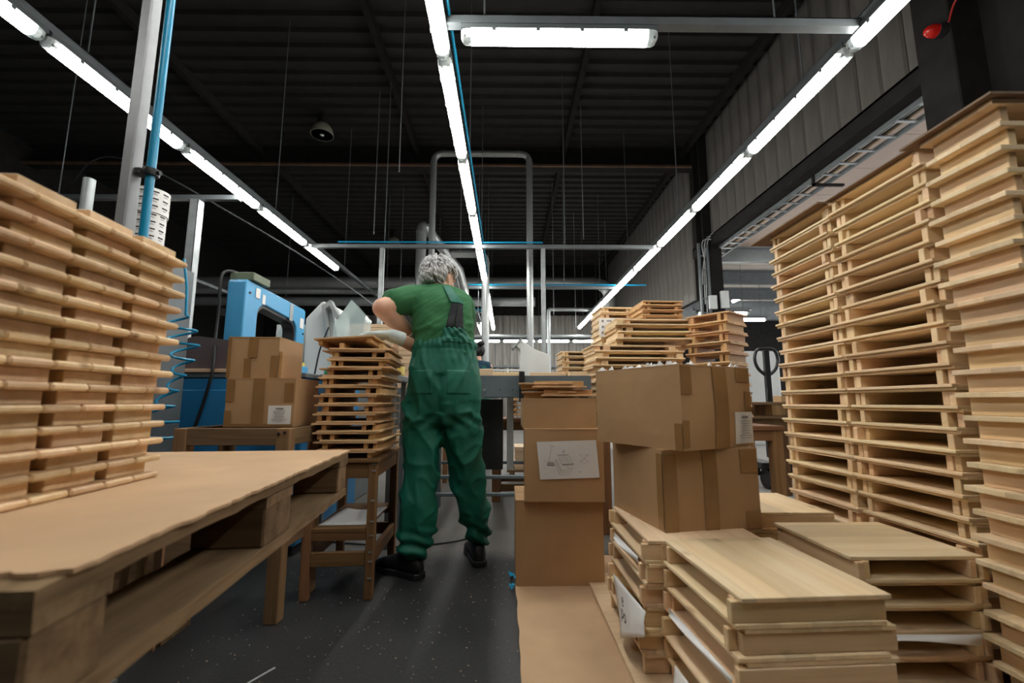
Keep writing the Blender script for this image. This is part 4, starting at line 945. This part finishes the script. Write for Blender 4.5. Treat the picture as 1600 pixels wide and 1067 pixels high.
# table right of the worker, small stacks
bench('work_table', (-.13, 3.98, 0), 0, .54, .5, .712, .075, 'dark brown wooden table under the conveyor right of the worker', 'table', rung=.12, top='board', tk=.03)
for k in range(4):
    for fl in (True, False):
        li = k * 2 + (0 if fl else 1)
        place_panel(SML, .17 + random.uniform(-.01, .01), 4.2, .7125 + .0085 + .025 + k * .042 + (0 if fl else 0), R(90 + random.uniform(-4, 4)), fl, k % 2, 'small pine panel, %s from top of the little stack on the dark table' % ordn(7 - li), 'little stack on the dark table')
t = thing('low_pallet', 'low dark pallet carrying a bundle of thin boards under the conveyor', 'pallet', (.25, 5.25, 0))
for k in range(3): MB().box(-.25, .25, -.22 + k * .18, -.14 + k * .18, .09, .115).build('deck_board', M['oldX'], t)
for x_ in (-.22, .16): MB().box(x_, x_ + .06, -.22, .22, 0, .0895).build('bearer', M['oldY'], t)
pile(BP2, .24, 5.25, .1155, 15, .0165, 'the bundle of boards under the conveyor', 'bundle under the conveyor')
# leg frames, things behind the worker legs
t = thing('machine_stand', 'grey machine leg with screw foot between the worker legs', 'stand', (-.70, 5.1, 0))
MB().box(.07, .17, 0, .1, .07, .9).build('leg', M['steel'], t, bevel=.004); MB().cyl((.12, .05, .0), (.12, .05, .07), .012, 10).build('screw_foot', M['steeld'], t); MB().box(-.3, .6, -.02, .4, .9, .95).build('top_plate', M['steeld'], t)
solo('timber', MB().box(-.70, -.64, 4.9, 4.96, 0, .9), M['oldZ'], 'brown upright timber seen between the worker legs', 'timber', bevel=.003)
t = bench('work_table', (-.96, 3.92, 0), 0, .35, .4, .62, .045, 'pale wooden trestle left of the worker knees', 'table', ('pineX', 'pineXl', 'pineXl'), rung=.25)
# back area: benches with uprights
def rack(x, y, lab, seed):
    t = thing('work_station', lab, 'work station', (x, y, 0)); rnd = random.Random(seed)
    MB().box(-.55, .55, 0, .6, .98, 1.02).build('bench_top', M['ply'], t)
    for xx in (-.5, .46):
        for yy in (.02, .54): MB().box(xx, xx + .04, yy, yy + .04, 0, .9795).build('leg', M['white'], t)
    for xx in (-.45, -.1, .3): MB().box(xx, xx + .04, .5, .54, 1.0205, 1.55).build('upright', M['white'], t)
    MB().box(-.45, .34, .541, .56, 1.50, 1.53).build('crossbar', M['white'], t)
rack(.1, 8.6, 'far white work station right of the second worker', 1); rack(1.7, 9.6, 'far white work station behind the background stacks', 2); rack(-1.6, 10.2, 'far white work station hidden behind the worker', 3)
pile(BP2, .1, 8.8, 1.0205, 16, .02, 'the far pile between white uprights', 'far pile between uprights')
# ------------------------------------------------------------------ background stacks on a bench
bench('packing_bench', (.625, 3.02, 0), 0, 1.24, 1.0, .70, .07, 'wooden packing bench hidden under the background pine stacks', 'bench', top='board', tk=.03)
BG = panel_spec(.34, .68, .012, .030, .05, .01, .065, M['pineY'], M['pineX'])
BGS = panel_spec(.34, .30, .012, .030, .03, .01, .045, M['pineY'], M['pineX'])
BGM = panel_spec(.29, .33, .012, .050, .025, .02, .05, M['pineYs'], M['pineXs'])
bz = .7005
z4 = stack(BG, .97, 3.42, R(94), bz, 11, 'the wide background stack behind the upper carton', 'wide background stack', .012, .02, .02)
z3 = stack(BG, 1.16, 3.46, R(92), z4 + .0005, 4, 'the upper stepped background stack', 'upper background stack', .02, .03, .03)
z2 = stack(panel_spec(.34, .32, .010, .020, .025, .01, .04, M['pineYs'], M['pineXs']), 1.20, 3.50, R(92), z3 + .0005, 4, 'the small stack crowning the background pile', 'crowning stack', .005, .01)
z1 = stack(BGS, .93, 3.84, R(93), bz, 18, 'the tall narrow background stack with white labels', 'narrow labelled stack', .006, .01)
z5 = stack(BGS, .66, 4.35, R(92), .92, 8, 'the leftmost background stack beside the conveyor', 'leftmost background stack', .006, .01)
bench('work_table', (.44, 4.1, 0), 0, .45, .5, .919, .06, 'wooden table carrying the leftmost background stack', 'table', top='board', tk=.03)
z6 = stack(BGM, 1.575, 3.27, R(-52 + 90), bz, 11, 'the honey coloured background stack right of the carton', 'honey coloured stack', .008, .015)
solo('label_sheet', MB().box(.775, .925, 3.652, 3.655, 1.40, 1.56), M['paper'], 'white label sheets stuck on the narrow background stack', 'label')
t = bpy.data.objects['label_sheet']; q = MB()
for k in range(3):
    q.box(-.01, .03, -.003, -.002, .03 + k * .05, .042 + k * .05); q.box(-.055, -.035, -.003, -.002, .025 + k * .05, .045 + k * .05); q.box(.045, .06, -.003, -.002, .03 + k * .05, .04 + k * .05)
q.build('printed_marks', M['inkg'], t)
# pallet on a bench and the pallet truck at right
t = thing('wooden_pallet', 'old grey pallet on trestles beside the black pallet truck', 'pallet', (2.3, 3.75, .72))
for k in range(4): MB().box(-.45, .45, k * .16, k * .16 + .12, .115, .14).build('deck_board', M['oldX'], t, bevel=.003)
for x_ in (-.45, -.06, .33):
    for y_ in (0, .26, .5): MB().box(x_, x_ + .12, y_, y_ + .1, .025, .1145).build('block', M['oldZ'], t, bevel=.003)
for y_ in (0, .26, .5): MB().box(-.45, .45, y_, y_ + .1, 0, .0245).build('bottom_board', M['oldX'], t)
bench('trestle', (1.9, 3.78, 0), 0, .75, .5, .7195, .07, 'dark trestle under the old grey pallet at right', 'trestle', ('oldX', 'oldY', 'oldZ'))
t = thing('pallet_truck', 'black hand pallet truck with loop handle between the stacks at right', 'pallet truck', (2.70, 4.55, 0))
MB().tube(bez([(0, 0, 1.12), (-.09, 0, 1.20), (-.12, 0, 1.30), (-.09, 0, 1.395), (0, 0, 1.41), (.09, 0, 1.395), (.12, 0, 1.30), (.09, 0, 1.20), (0, 0, 1.12)], 6), .017, 10).build('loop_handle', M['blackmet'], t, smooth=True)
MB().box(-.03, .03, -.02, .02, .35, 1.40).build('drawbar', M['blackmet'], t, bevel=.006)
MB().box(-.05, .05, -.05, .05, .30, .62).build('pump', M['blackmet'], t, bevel=.01); MB().cyl((0, -.07, .2), (0, -.07, .5), .03, 12).build('piston', M['steel'], t, smooth=True)
for x_ in (-.10, .04): MB().cyl((x_, 0, .10), (x_ + .06, 0, .10), .10, 20).build('steering_wheel', M['black'], t, smooth=True)
MB().box(-.16, .16, -.06, .02, .20, .26).build('axle_frame', M['blackmet'], t, bevel=.006)
for x_ in (-.27, .11): MB().box(x_, x_ + .16, .06, 1.2, .12, .20).build('fork', M['blackmet'], t, bevel=.006)
MB().tube(bez([(-.03, -.03, 1.0), (-.07, -.08, .8), (-.02, -.09, .55)], 6), .006, 6).build('hose', M['black'], t)
solo('carton_edge', MB().box(3.1, 3.35, 5.0, 5.3, 0, .93), M['card'], 'brown carton standing behind the pallet truck', 'box', bevel=.004)
t = thing('cabinet', 'pale cabinet lit in the side hall behind the pallet truck', 'cabinet', (4.9, 9.0, 0)); MB().box(-.7, .7, 0, .5, 0, 1.9).build('cabinet_body', M['white'], t, bevel=.01); MB().box(-.68, -.01, -.014, -.0005, .03, 1.87).build('door', M['white'], t); MB().box(.01, .68, -.014, -.0005, .03, 1.87).build('door', M['white'], t)
z7 = stack(SML, 3.3, 6.75, 0, 1.0, 4, 'the small stack behind the pallet truck', 'stack behind the pallet truck')
bench('work_table', (3.0, 6.5, 0), 0, .6, .5, .9995, .05, 'far table behind the pallet truck', 'table', top='board')
# ------------------------------------------------------------------ floor litter
solo('plastic_strip', MB().beam((-.87, 1.36, .002), (-.755, 1.58, .002), .006, .002), M['white'], 'thin white strapping strip lying on the dark floor', 'strip')
q = MB(); rnd = random.Random(8)
for k in range(420):
    x, y = rnd.uniform(-1.1, .04), rnd.uniform(1.2, 2.9); sz = rnd.uniform(.0010, .0028); a = rnd.random() * 6
    m3 = Matrix.Rotation(a, 3, 'Z'); q.obox((x, y, sz * .4), (sz * 2, sz, sz * .7), m3)
o = solo('sawdust', q, M['ply'], 'wood chips and sawdust scattered over the dark floor', 'sawdust'); o['kind'] = 'stuff'
q = MB(); rnd = random.Random(3)
for k in range(3):
    c0 = Vector((.032, 2.31 - k * .05 - .06 * (k == 2), .006)); 
    for j in range(3):
        a = Vector((rnd.uniform(-.02, .01), rnd.uniform(-.03, .03), rnd.uniform(0, .02))); q.add([c0 + a, c0 + a + Vector((.012, .006, .008)), c0 + a + Vector((.008, .026, .0)), c0 + a + Vector((-.004, .02, .009))], [(0, 1, 2), (0, 2, 3), (0, 3, 1), (1, 3, 2)])
solo('plastic_scrap', q, M['bluepipe'], 'torn blue plastic scraps at the edge of the floor cardboard', 'plastic')
solo('cable', MB().tube(bez([(-1.2, 2.9, .006), (-.75, 2.8, .006), (-.62, 2.78, .006), (-.35, 2.86, .006), (-.18, 3.0, .006), (-.1, 3.1, .006)], 8), .005, 6), M['black'], 'black cable lying on the floor behind the worker shoes', 'cable')
# ------------------------------------------------------------------ people
def remesh(mb, voxel, it=4, disp=None, name='m', mat=None, decim=None):
    me = mb.mesh('tmp', mat or M['skin']); o = bpy.data.objects.new('tmp', me); COL.objects.link(o)
    md = o.modifiers.new('r', 'REMESH'); md.mode = 'VOXEL'; md.voxel_size = voxel
    dg = bpy.context.evaluated_depsgraph_get(); m2 = bpy.data.meshes.new_from_object(o.evaluated_get(dg)); bpy.data.objects.remove(o)
    bm = bmesh.new(); bm.from_mesh(m2)
    for k in range(it): bmesh.ops.smooth_vert(bm, verts=bm.verts, factor=.5, use_axis_x=True, use_axis_y=True, use_axis_z=True)
    if disp:
        bm.normal_update()
        mv = [(v, v.normal.copy() * disp(v.co, v.normal)) for v in bm.verts]
        for v, d in mv: v.co += d
        bmesh.ops.smooth_vert(bm, verts=bm.verts, factor=.4, use_axis_x=True, use_axis_y=True, use_axis_z=True)
    bm.to_mesh(m2); bm.free(); m2.name = name
    for p in m2.polygons: p.use_smooth = True
    m2.materials.clear(); m2.materials.append(mat); return m2
def addmesh(name, me, parent, base):
    me.transform(Matrix.Translation(-Vector(base)))
    o = bpy.data.objects.new(name, me); COL.objects.link(o)
    if parent is not None: o.parent = parent
    return o
def eloft(mb, rings, n=28, tilt=None):
    """rings: (cx, cy, cz, rx, ry, yaw deg)"""
    rs = []
    for r in rings:
        cx, cy, cz, rx, ry = r[:5]; a = R(r[5]) if len(r) > 5 else 0
        rs.append(mb.ring((cx, cy, cz), Vector((math.cos(a), math.sin(a), 0)), Vector((-math.sin(a), math.cos(a), 0)), rx, ry, n))
    mb.rings(rs); return mb
def ridge(p, sx, sy, sz, seed=0):
    return 1 - abs(noise.noise(Vector((p.x * sx + seed, p.y * sy, p.z * sz)))) * 2
def limb(mb, pts, n=20, sub=5):
    P = []; rr = []
    for i in range(len(pts) - 1):
        for k in range(sub):
            t = k / sub; P.append(Vector(pts[i][:3]).lerp(Vector(pts[i + 1][:3]), t)); rr.append(pts[i][3] * (1 - t) + pts[i + 1][3] * t)
    P.append(Vector(pts[-1][:3])); rr.append(pts[-1][3])
    for _ in range(2):
        Q = [P[0]] + [(P[i - 1] + P[i] * 2 + P[i + 1]) / 4 for i in range(1, len(P) - 1)] + [P[-1]]; P = Q
    mb.tube(P, rr, n)
    mb.ell(P[0], (rr[0], rr[0], rr[0])); mb.ell(P[-1], (rr[-1], rr[-1], rr[-1])); return mb
def head_parts(mb, c, fwd, up, s=1.0):
    f = Vector(fwd).normalized(); u = Vector(up); u = (u - f * u.dot(f)).normalized(); r = f.cross(u)
    m = Matrix((r, f, u)).transposed(); c = Vector(c)
    def el(o, rad, n=20, k=14):
        q = MB().ell((0, 0, 0), rad, n, k); mb.add([c + m @ (Vector(p) + Vector(o)) * s for p in q.v], q.f)
    el((0, -.012, .02), (.076, .094, .092)); el((0, .022, -.03), (.064, .070, .075)); el((0, .045, -.075), (.045, .045, .038))
    el((0, .098, -.022), (.014, .022, .018), 12, 8); el((0, .088, -.005), (.010, .016, .03), 12, 8)           # nose
    el((0, .088, -.058), (.024, .012, .008), 12, 8); el((0, .085, -.068), (.021, .012, .007), 12, 8)            # lips
    for sx in (-1, 1):
        el((sx * .032, .078, .022), (.026, .012, .010), 12, 8)                                                   # brow
        el((sx * .045, .06, -.03), (.026, .026, .022), 12, 8)                                                    # cheek
        el((sx * .078, -.005, -.008), (.010, .020, .033), 14, 10); el((sx * .080, .004, -.035), (.008, .010, .012), 10, 8)   # ear
    return c, m
def hair_mesh(c, m, s, mat, locks, seed, fluff=.016, nape=-.075, name='hair'):
    rnd = random.Random(seed); mb = MB(); RX, RY, RZ = .083, .103, .102
    def inside(p):   # the face stays free
        return p.y > .030 and p.z < .055 or p.y > -.02 and p.z < -.03 or p.z < nape or (abs(p.x) > .06 and -.03 < p.y < .03 and p.z < .02)
    q = MB().ell((0, 0, 0), (1, 1, 1), 40, 28); vs = []
    for p in q.v:
        p = Vector(p); d = Vector((p.x * RX, p.y * RY - .012, p.z * RZ + .018))
        if inside(d): d = Vector((p.x * .06, p.y * .07 - .005, p.z * .06 + .01))
        else: d *= 1 + .03 * noise.noise(p * 5)
        vs.append(c + m @ d * s)
    mb.add(vs, q.f)
    crown = Vector((.01, -.55, .83)).normalized(); e1 = crown.cross(Vector((1, 0, 0))).normalized(); e2 = crown.cross(e1)
    for k in range(locks):
        az = rnd.uniform(0, 2 * math.pi); t0 = math.acos(1 - 1.55 * rnd.random()) * .95; ln = rnd.uniform(.35, .75); tw = rnd.uniform(-.25, .25) + .15
        P = []; rr = []; ok = True; rd0 = rnd.uniform(.0, .006)
        for j in range(6):
            t = t0 + ln * j / 5; a = az + tw * j / 5
            d = crown * math.cos(t) + (e1 * math.cos(a) + e2 * math.sin(a)) * math.sin(t)
            h = 1.0 + (fluff * math.sin(math.pi * min(1, j / 4.2)) + rd0 + (.004 if j == 5 else 0)) / .1
            p = Vector((d.x * RX * h, d.y * RY * h - .012, d.z * RZ * h + .018))
            if j < 4 and inside(p): ok = False
            P.append(c + m @ p * s); rr.append([.006, .009, .0095, .0085, .006, .0012][j] * s)
        if ok: mb.tube(P, rr, 6, True, [x * .55 for x in rr])
    me = mb.mesh(name, mat, smooth=True); return me
def hand(mb, wrist, direction, palm_n, s=1.0, side=1, curl=.5):
    """palm, five unequal bent fingers and a thumb leaving the side of the palm; palm_n points out of the palm"""
    d = Vector(direction).normalized(); n = Vector(palm_n); n = (n - d * n.dot(d)).normalized(); l = d.cross(n) * side
    w = Vector(wrist)
    def P(a, b, c): return w + (d * a + l * b + n * c) * s
    mb.tube([P(-.01, 0, 0), P(.02, 0, 0), P(.05, .0, 0), P(.085, 0, .0), P(.098, 0, 0)], [.024 * s, .034 * s, .042 * s, .042 * s, .036 * s], 14, True, [.021 * s, .018 * s, .017 * s, .014 * s, .011 * s])
    for i, (b, ln) in enumerate(((.031, .072), (.010, .082), (-.011, .076), (-.031, .06))):
        a0 = P(.088, b, 0); p = a0; dd = Vector((1, b * 1.5, .0)); pts = [P(.06, b, 0), a0]; cur = 0
        for seg, f in enumerate((.45, .32, .23)):
            cur += curl * (.6, 1.0, .8)[seg]
            v = (d * math.cos(cur) + n * math.sin(cur) + l * (b * 2.0)).normalized(); p = p + v * ln * f * s; pts.append(p)
        mb.tube(pts, [.010 * s, .0105 * s, .0095 * s, .0088 * s, .0072 * s], 10); mb.ell(pts[-1], [.0074 * s] * 3, 10, 6)
    pts = [P(.015, .020, .004), P(.040, .046, .014), P(.066, .060, .024), P(.090, .058, .034)]
    mb.tube(pts, [.015 * s, .0135 * s, .0115 * s, .009 * s], 10); mb.ell(pts[-1], [.0092 * s] * 3, 10, 6)
def shoe(name, heel, dr, parent, base, sole='black', L=.285, h=.115):
    d = Vector((dr[0], dr[1], 0)).normalized(); r = Vector((d.y, -d.x, 0)); H = Vector(heel)
    up = MB(); rs = []
    for t, wd, z0, z1 in ((-.02, .018, .03, .07), (.0, .034, .02, h * .9), (.05, .040, .02, h), (.10, .041, .02, h), (.15, .042, .02, h * .84), (.19, .046, .02, h * .68), (.235, .046, .02, h * .56), (.265, .038, .02, h * .46), (.283, .02, .022, h * .33)):
        ring = []
        for i in range(16):
            a = 2 * math.pi * i / 16; cx = math.cos(a); sz = math.sin(a)
            ring.append(H + d * t * L / .285 + r * wd * (abs(cx) ** .7) * (1 if cx > 0 else -1) + Vector((0, 0, (z0 + z1) / 2 + (z1 - z0) / 2 * sz)))
        rs.append(ring)
    up.rings(rs); me = up.mesh(name, M['shoe'], smooth=True); o = addmesh(name, me, parent, base)
    so = MB(); pl = [(-.024, .024), (-.01, .040), (.06, .043), (.12, .040), (.19, .049), (.24, .047), (.275, .032), (.29, .012)]
    poly = [(t, w2) for t, w2 in pl] + [(t, -w2) for t, w2 in reversed(pl)]
    n = len(poly); vs = []
    for z in (.0, .030): vs += [H + d * t * L / .285 + r * w2 + Vector((0, 0, z)) for t, w2 in poly]
    so.add(vs, [tuple(range(n)), tuple(n + i for i in reversed(range(n)))] + [(i, n + i, n + (i + 1) % n, (i + 1) % n) for i in range(n)])
    b2 = so.mesh('sole', M[sole], .004); s2 = bpy.data.objects.new('sole', b2); b2.transform(Matrix.Translation(-Vector(base))); COL.objects.link(s2); s2.parent = o
    return o
# --- the worker in green
BASE = (-.34, 2.42, 0)
body = MB()
hc_, hm = head_parts(body, (-.398, 2.525, 1.578), (math.sin(R(34)), math.cos(R(34)), -.36), (0, .05, 1))
limb(body, [(-.385, 2.455, 1.44, .058), (-.388, 2.495, 1.51, .056), (-.393, 2.515, 1.57, .054)])
eloft(body, [(-.335, 2.38, 1.05, .13, .10), (-.345, 2.40, 1.2, .135, .10), (-.36, 2.42, 1.32, .14, .10), (-.38, 2.445, 1.42, .13, .085), (-.385, 2.46, 1.46, .08, .065)])
limb(body, [(-.49, 2.445, 1.425, .056), (-.580, 2.34, 1.388, .060), (-.650, 2.265, 1.345, .052)])
limb(body, [(-.650, 2.265, 1.345, .052), (-.60, 2.345, 1.295, .050), (-.545, 2.45, 1.245, .032), (-.53, 2.50, 1.225, .029)])
hand(body, (-.53, 2.49, 1.228), (.35, .75, -.2), (.7, -.3, -.3), 1.0, 1, .55)
limb(body, [(-.29, 2.47, 1.42, .045), (-.29, 2.58, 1.28, .042), (-.38, 2.60, 1.135, .044)])
limb(body, [(-.38, 2.60, 1.135, .045), (-.47, 2.45, 1.148, .042), (-.575, 2.292, 1.192, .030)])
me = remesh(body, .0055, 4, None, 'person', M['skin'])
person = addmesh('person', me, None, BASE); person.location = BASE
tag(person, 'grey haired worker in green dungarees seen from behind, reaching left with a gloved hand', 'person')
hp = hair_mesh(hc_, hm, 1.0, M['hair'], 620, 4, .017)
addmesh('hair', hp, person, BASE)
for sx in (-1, 1):
    q = MB().ell((0, 0, 0), (.012, .012, .012), 12, 8); e = MB().add([hc_ + hm @ (Vector(p) + Vector((sx * .031, .076, .008))) for p in q.v], q.f)
    addmesh('eye', e.mesh('eye', M['white'], smooth=True), person, BASE)
# t shirt
sh = MB()
eloft(sh, [(-.335, 2.38, 1.08, .160, .124), (-.34, 2.39, 1.16, .163, .127), (-.348, 2.40, 1.24, .168, .132), (-.36, 2.415, 1.31, .174, .136), (-.370, 2.43, 1.38, .178, .134), (-.377, 2.445, 1.435, .170, .120), (-.384, 2.46, 1.475, .140, .100), (-.389, 2.475, 1.505, .100, .078), (-.391, 2.485, 1.525, .070, .064)])
limb(sh, [(-.46, 2.455, 1.445, .082), (-.535, 2.40, 1.425, .084), (-.598, 2.325, 1.388, .080)])
limb(sh, [(-.31, 2.46, 1.425, .09), (-.258, 2.48, 1.40, .086), (-.268, 2.56, 1.29, .080)])
def shirt_d(p, n):
    w_ = max(0, min(1, (1.36 - p.z) / .16))
    a = ridge(p, 5, 5, 22, 2) ** 3 * .010 * w_ + ridge(Vector((p.x + p.z * .8, p.y, p.z - p.x * .7)), 4, 4, 26, 7) ** 4 * .009 * (.35 + .65 * w_)
    dl = (Vector((p.x, p.y, p.z)) - Vector((-.56, 2.36, 1.39))).length
    return a - .004 + (.006 * math.sin(p.z * 150 + p.x * 90) if dl < .0 else 0) + noise.noise(p * 12) * .004
me = remesh(sh, .008, 5, shirt_d, 't_shirt', M['shirt'])
bm = bmesh.new(); bm.from_mesh(me); bvh_s = BVHTree.FromBMesh(bm); bm.free()
addmesh('t_shirt', me, person, BASE)
# dungarees
tr = MB()
eloft(tr, [(-.337, 2.385, 1.185, .160, .126), (-.337, 2.385, 1.15, .163, .128), (-.337, 2.38, 1.08, .178, .142), (-.337, 2.375, .98, .192, .152), (-.335, 2.375, .89, .199, .152), (-.335, 2.38, .80, .196, .142), (-.335, 2.385, .75, .17, .11)])
limb(tr, [(-.437, 2.375, .86, .110), (-.447, 2.365, .68, .108), (-.445, 2.345, .50, .093), (-.442, 2.325, .34, .088), (-.452, 2.335, .17, .084), (-.455, 2.335, .150, .082)], 24, 6)
limb(tr, [(-.243, 2.385, .86, .110), (-.238, 2.40, .68, .106), (-.215, 2.43, .48, .093), (-.178, 2.475, .30, .080), (-.152, 2.515, .16, .073), (-.150, 2.52, .150, .072)], 24, 6)
def trou_d(p, n):
    a = 0
    ang = math.atan2(p.y - 2.385, p.x + .337)
    if p.z > 1.06:
        k = max(0, 1 - abs(p.z - 1.155) / .05); a += k * (.0065 * math.sin(ang * 30 + noise.noise(p * 9) * 4) + .006) + .004 * max(0, 1 - abs(p.z - 1.085) / .06) * math.sin(ang * 22 + 1)
        for zc in (1.135, 1.175): a -= .006 * max(0, 1 - abs(p.z - zc) / .007)
    if p.z < .27:
        k = min(1, (.27 - p.z) / .12)
        a += k * .013 * math.sin(p.z * 88 + p.x * 26 + p.y * 18 + noise.noise(p * 6) * 4)
    left = p.x < -.335
    sg = .42 if left else -.42
    dg = Vector((p.x + p.z * sg, p.y, p.z - p.x * sg))
    amp = .024 if p.z < .86 else .012
    a += (max(0, ridge(dg, 7, 5, 3.2, 3)) ** 2.5 - .35) * amp
    a += (max(0, ridge(dg, 13, 9, 8, 11)) ** 3 - .3) * amp * .35
    if .80 < p.z < 1.0: a -= .016 * math.exp(-((p.x + .335) / .022) ** 2) * (1 if n.y < 0 else 0)
    kz = max(0, 1 - abs(p.z - .76) / .06) * (1 if n.y < .2 else 0); a += kz * .008 * math.sin(p.z * 90 + abs(p.x + .335) * 70)
    return a
me = remesh(tr, .008, 4, trou_d, 'dungarees', M['overall'])
bm = bmesh.new(); bm.from_mesh(me); bvh_t = BVHTree.FromBMesh(bm); bm.free()
dung = addmesh('dungarees', me, person, BASE)
def hit(x, z):
    best = None
    for b in (bvh_s, bvh_t):
        r = b.ray_cast(Vector((x, 1.6, z)), Vector((0, 1, 0)))
        if r[0] is not None and (best is None or r[0].y < best[0].y): best = r
    return best
def patch(name, quad, mat, parent, off=.005, nu=12, nv=12, wob=0, thick=.003, taper=False):
    """quad in (x, z): bottom left, bottom right, top right, top left"""
    q = MB(); last = None
    for j in range(nv + 1):
        for i in range(nu + 1):
            u, v = i / nu, j / nv
            x = quad[0][0] * (1 - u) * (1 - v) + quad[1][0] * u * (1 - v) + quad[2][0] * u * v + quad[3][0] * (1 - u) * v
            z = quad[0][1] * (1 - u) * (1 - v) + quad[1][1] * u * (1 - v) + quad[2][1] * u * v + quad[3][1] * (1 - u) * v
            h = hit(x, z)
            if h: last = h[0] + Vector((0, -off - wob * math.sin(u * 23 + v * 9) * .5, 0)) 
            if h and taper: last = last + Vector((0, (off - .003) * max(0, 1 - v * 4), 0))
            q.v.append(tuple(last if h else Vector((x, last.y if last else 2.3, z))))
    m1 = nu + 1; q.f = [(j * m1 + i, j * m1 + i + 1, (j + 1) * m1 + i + 1, (j + 1) * m1 + i) for j in range(nv) for i in range(nu)]
    me = q.mesh(name, M[mat], smooth=True); o = addmesh(name, me, parent, BASE)
    md = o.modifiers.new('t', 'SOLIDIFY'); md.thickness = thick; md.offset = 0
    return o
patch('back_bib', [(-.335, 1.165), (-.180, 1.165), (-.226, 1.245), (-.325, 1.245)], 'overall', dung, .009, 26, 12, .006, .003, True)
patch('elastic_strap', [(-.318, 1.24), (-.278, 1.24), (-.263, 1.395), (-.292, 1.395)], 'elastic', dung, .008)
patch('elastic_strap', [(-.270, 1.24), (-.230, 1.24), (-.240, 1.395), (-.266, 1.395)], 'elastic', dung, .009)
patch('shoulder_strap', [(-.300, 1.385), (-.236, 1.382), (-.315, 1.497), (-.356, 1.500)], 'overall', dung, .010, 10, 14, .002, .004)
patch('back_pocket', [(-.495, .90), (-.375, .90), (-.37, 1.02), (-.485, 1.02)], 'overall', dung, .0015, 16, 16, 0, .003)
patch('back_pocket', [(-.30, .90), (-.185, .90), (-.195, 1.02), (-.305, 1.02)], 'overall', dung, .0015, 16, 16, 0, .003)
# glove on the right hand, cuffs, watch
gl = MB(); hand(gl, (-.605, 2.265, 1.205), (-1, -.32, -.05), (0, .05, -1), 1.2, -1, .42)
gl.tube([(-.545, 2.310, 1.184), (-.57, 2.292, 1.193), (-.612, 2.263, 1.205)], [.039, .037, .034], 16)
addmesh('work_glove', remesh(gl, .0045, 3, None, 'work_glove', M['glove']), person, BASE)
cuff = MB(); cuff.tube([(-.548, 2.435, 1.252), (-.542, 2.465, 1.240), (-.535, 2.49, 1.23)], [.036, .038, .034], 16); addmesh('glove_cuff', cuff.mesh('glove_cuff', M['glove'], smooth=True), person, BASE)
shoe('shoe', (-.435, 2.315, 0), (-.86, .5), person, BASE); shoe('shoe', (-.143, 2.475, 0), (-.25, .97), person, BASE)
# --- the second worker, far behind
B2 = (-.42, 6.35, 0)
body = MB(); hc2, hm2 = head_parts(body, (-.435, 6.36, 1.575), (-.75, .62, -.25), (0, 0, 1))
limb(body, [(-.41, 6.32, 1.38, .058), (-.425, 6.35, 1.50, .052), (-.43, 6.36, 1.55, .05)])
eloft(body, [(-.40, 6.3, 1.0, .12, .09), (-.40, 6.3, 1.2, .13, .09), (-.405, 6.31, 1.36, .12, .08), (-.41, 6.32, 1.42, .07, .06)])
for sx, ex, hx in ((-.55, -.62, -.72), (-.255, -.235, -.42)):
    limb(body, [(sx, 6.32, 1.36, .05), (ex, 6.34, 1.16, .045), (ex - .01, 6.40, 1.09, .042)]); limb(body, [(ex - .01, 6.40, 1.09, .042), (hx, 6.58, 1.08, .03)])
    hand(body, (hx, 6.57, 1.08), (-.3, 1, 0), (0, 0, -1), 1, 1, .4)
p2 = addmesh('person', remesh(body, .0075, 3, None, 'person', M['skin']), None, B2); p2.location = B2
tag(p2, 'second worker with black bun and navy shirt working far behind the conveyor', 'person')
addmesh('hair', hair_mesh(hc2, hm2, 1.02, M['hairb'], 200, 9, .004), p2, B2)
bn = MB().ell((-.365, 6.26, 1.69), (.05, .05, .042), 16, 10); addmesh('hair_bun', bn.mesh('hair_bun', M['hairb'], smooth=True), p2, B2)
gs = MB().add([hc2 + hm2 @ Vector(p) for p in [(-.08, .0, .02), (-.08, .09, .02), (.08, .09, .02), (.08, 0, .02), (-.08, 0, .0), (-.08, .09, -.01), (.08, .09, -.01), (.08, 0, .0)]], [(0, 1, 5, 4), (1, 2, 6, 5), (2, 3, 7, 6)])
o = addmesh('safety_glasses', gs.mesh('safety_glasses', M['pinkbag']), p2, B2); md = o.modifiers.new('t', 'SOLIDIFY'); md.thickness = .004
sh = MB(); eloft(sh, [(-.40, 6.3, 1.02, .145, .11), (-.40, 6.3, 1.18, .15, .115), (-.405, 6.31, 1.32, .165, .115), (-.408, 6.315, 1.40, .13, .09), (-.415, 6.325, 1.45, .07, .065)])
for sx, ex in ((-.52, -.595), (-.285, -.245)): limb(sh, [(sx, 6.32, 1.37, .068), (ex, 6.335, 1.22, .064)])
addmesh('t_shirt', remesh(sh, .012, 4, lambda p, n: (ridge(p, 6, 6, 18, 5) ** 3) * .008, 't_shirt', M['navy']), p2, B2)
tr = MB(); eloft(tr, [(-.40, 6.3, 1.10, .152, .118), (-.40, 6.3, .95, .17, .13), (-.40, 6.3, .80, .16, .12)])
limb(tr, [(-.48, 6.3, .86, .095), (-.49, 6.3, .5, .08), (-.50, 6.36, .12, .075)]); limb(tr, [(-.32, 6.3, .86, .095), (-.31, 6.32, .5, .08), (-.30, 6.42, .12, .075)])
tz2 = addmesh('dungarees', remesh(tr, .014, 4, lambda p, n: (ridge(p, 6, 5, 12, 5) ** 3 - .3) * .016, 'dungarees', M['overall']), p2, B2)
MB().box(-.34, -.30, 6.185, 6.192, 1.08, 1.36).build('shoulder_strap', M['overall'], tz2, loc=None).location = (-B2[0], -B2[1], 0)
for hx, hy in ((-.50, 6.33), (-.30, 6.39)): shoe('shoe', (hx, hy, 0), (.25, .95), p2, B2, 'yellow')
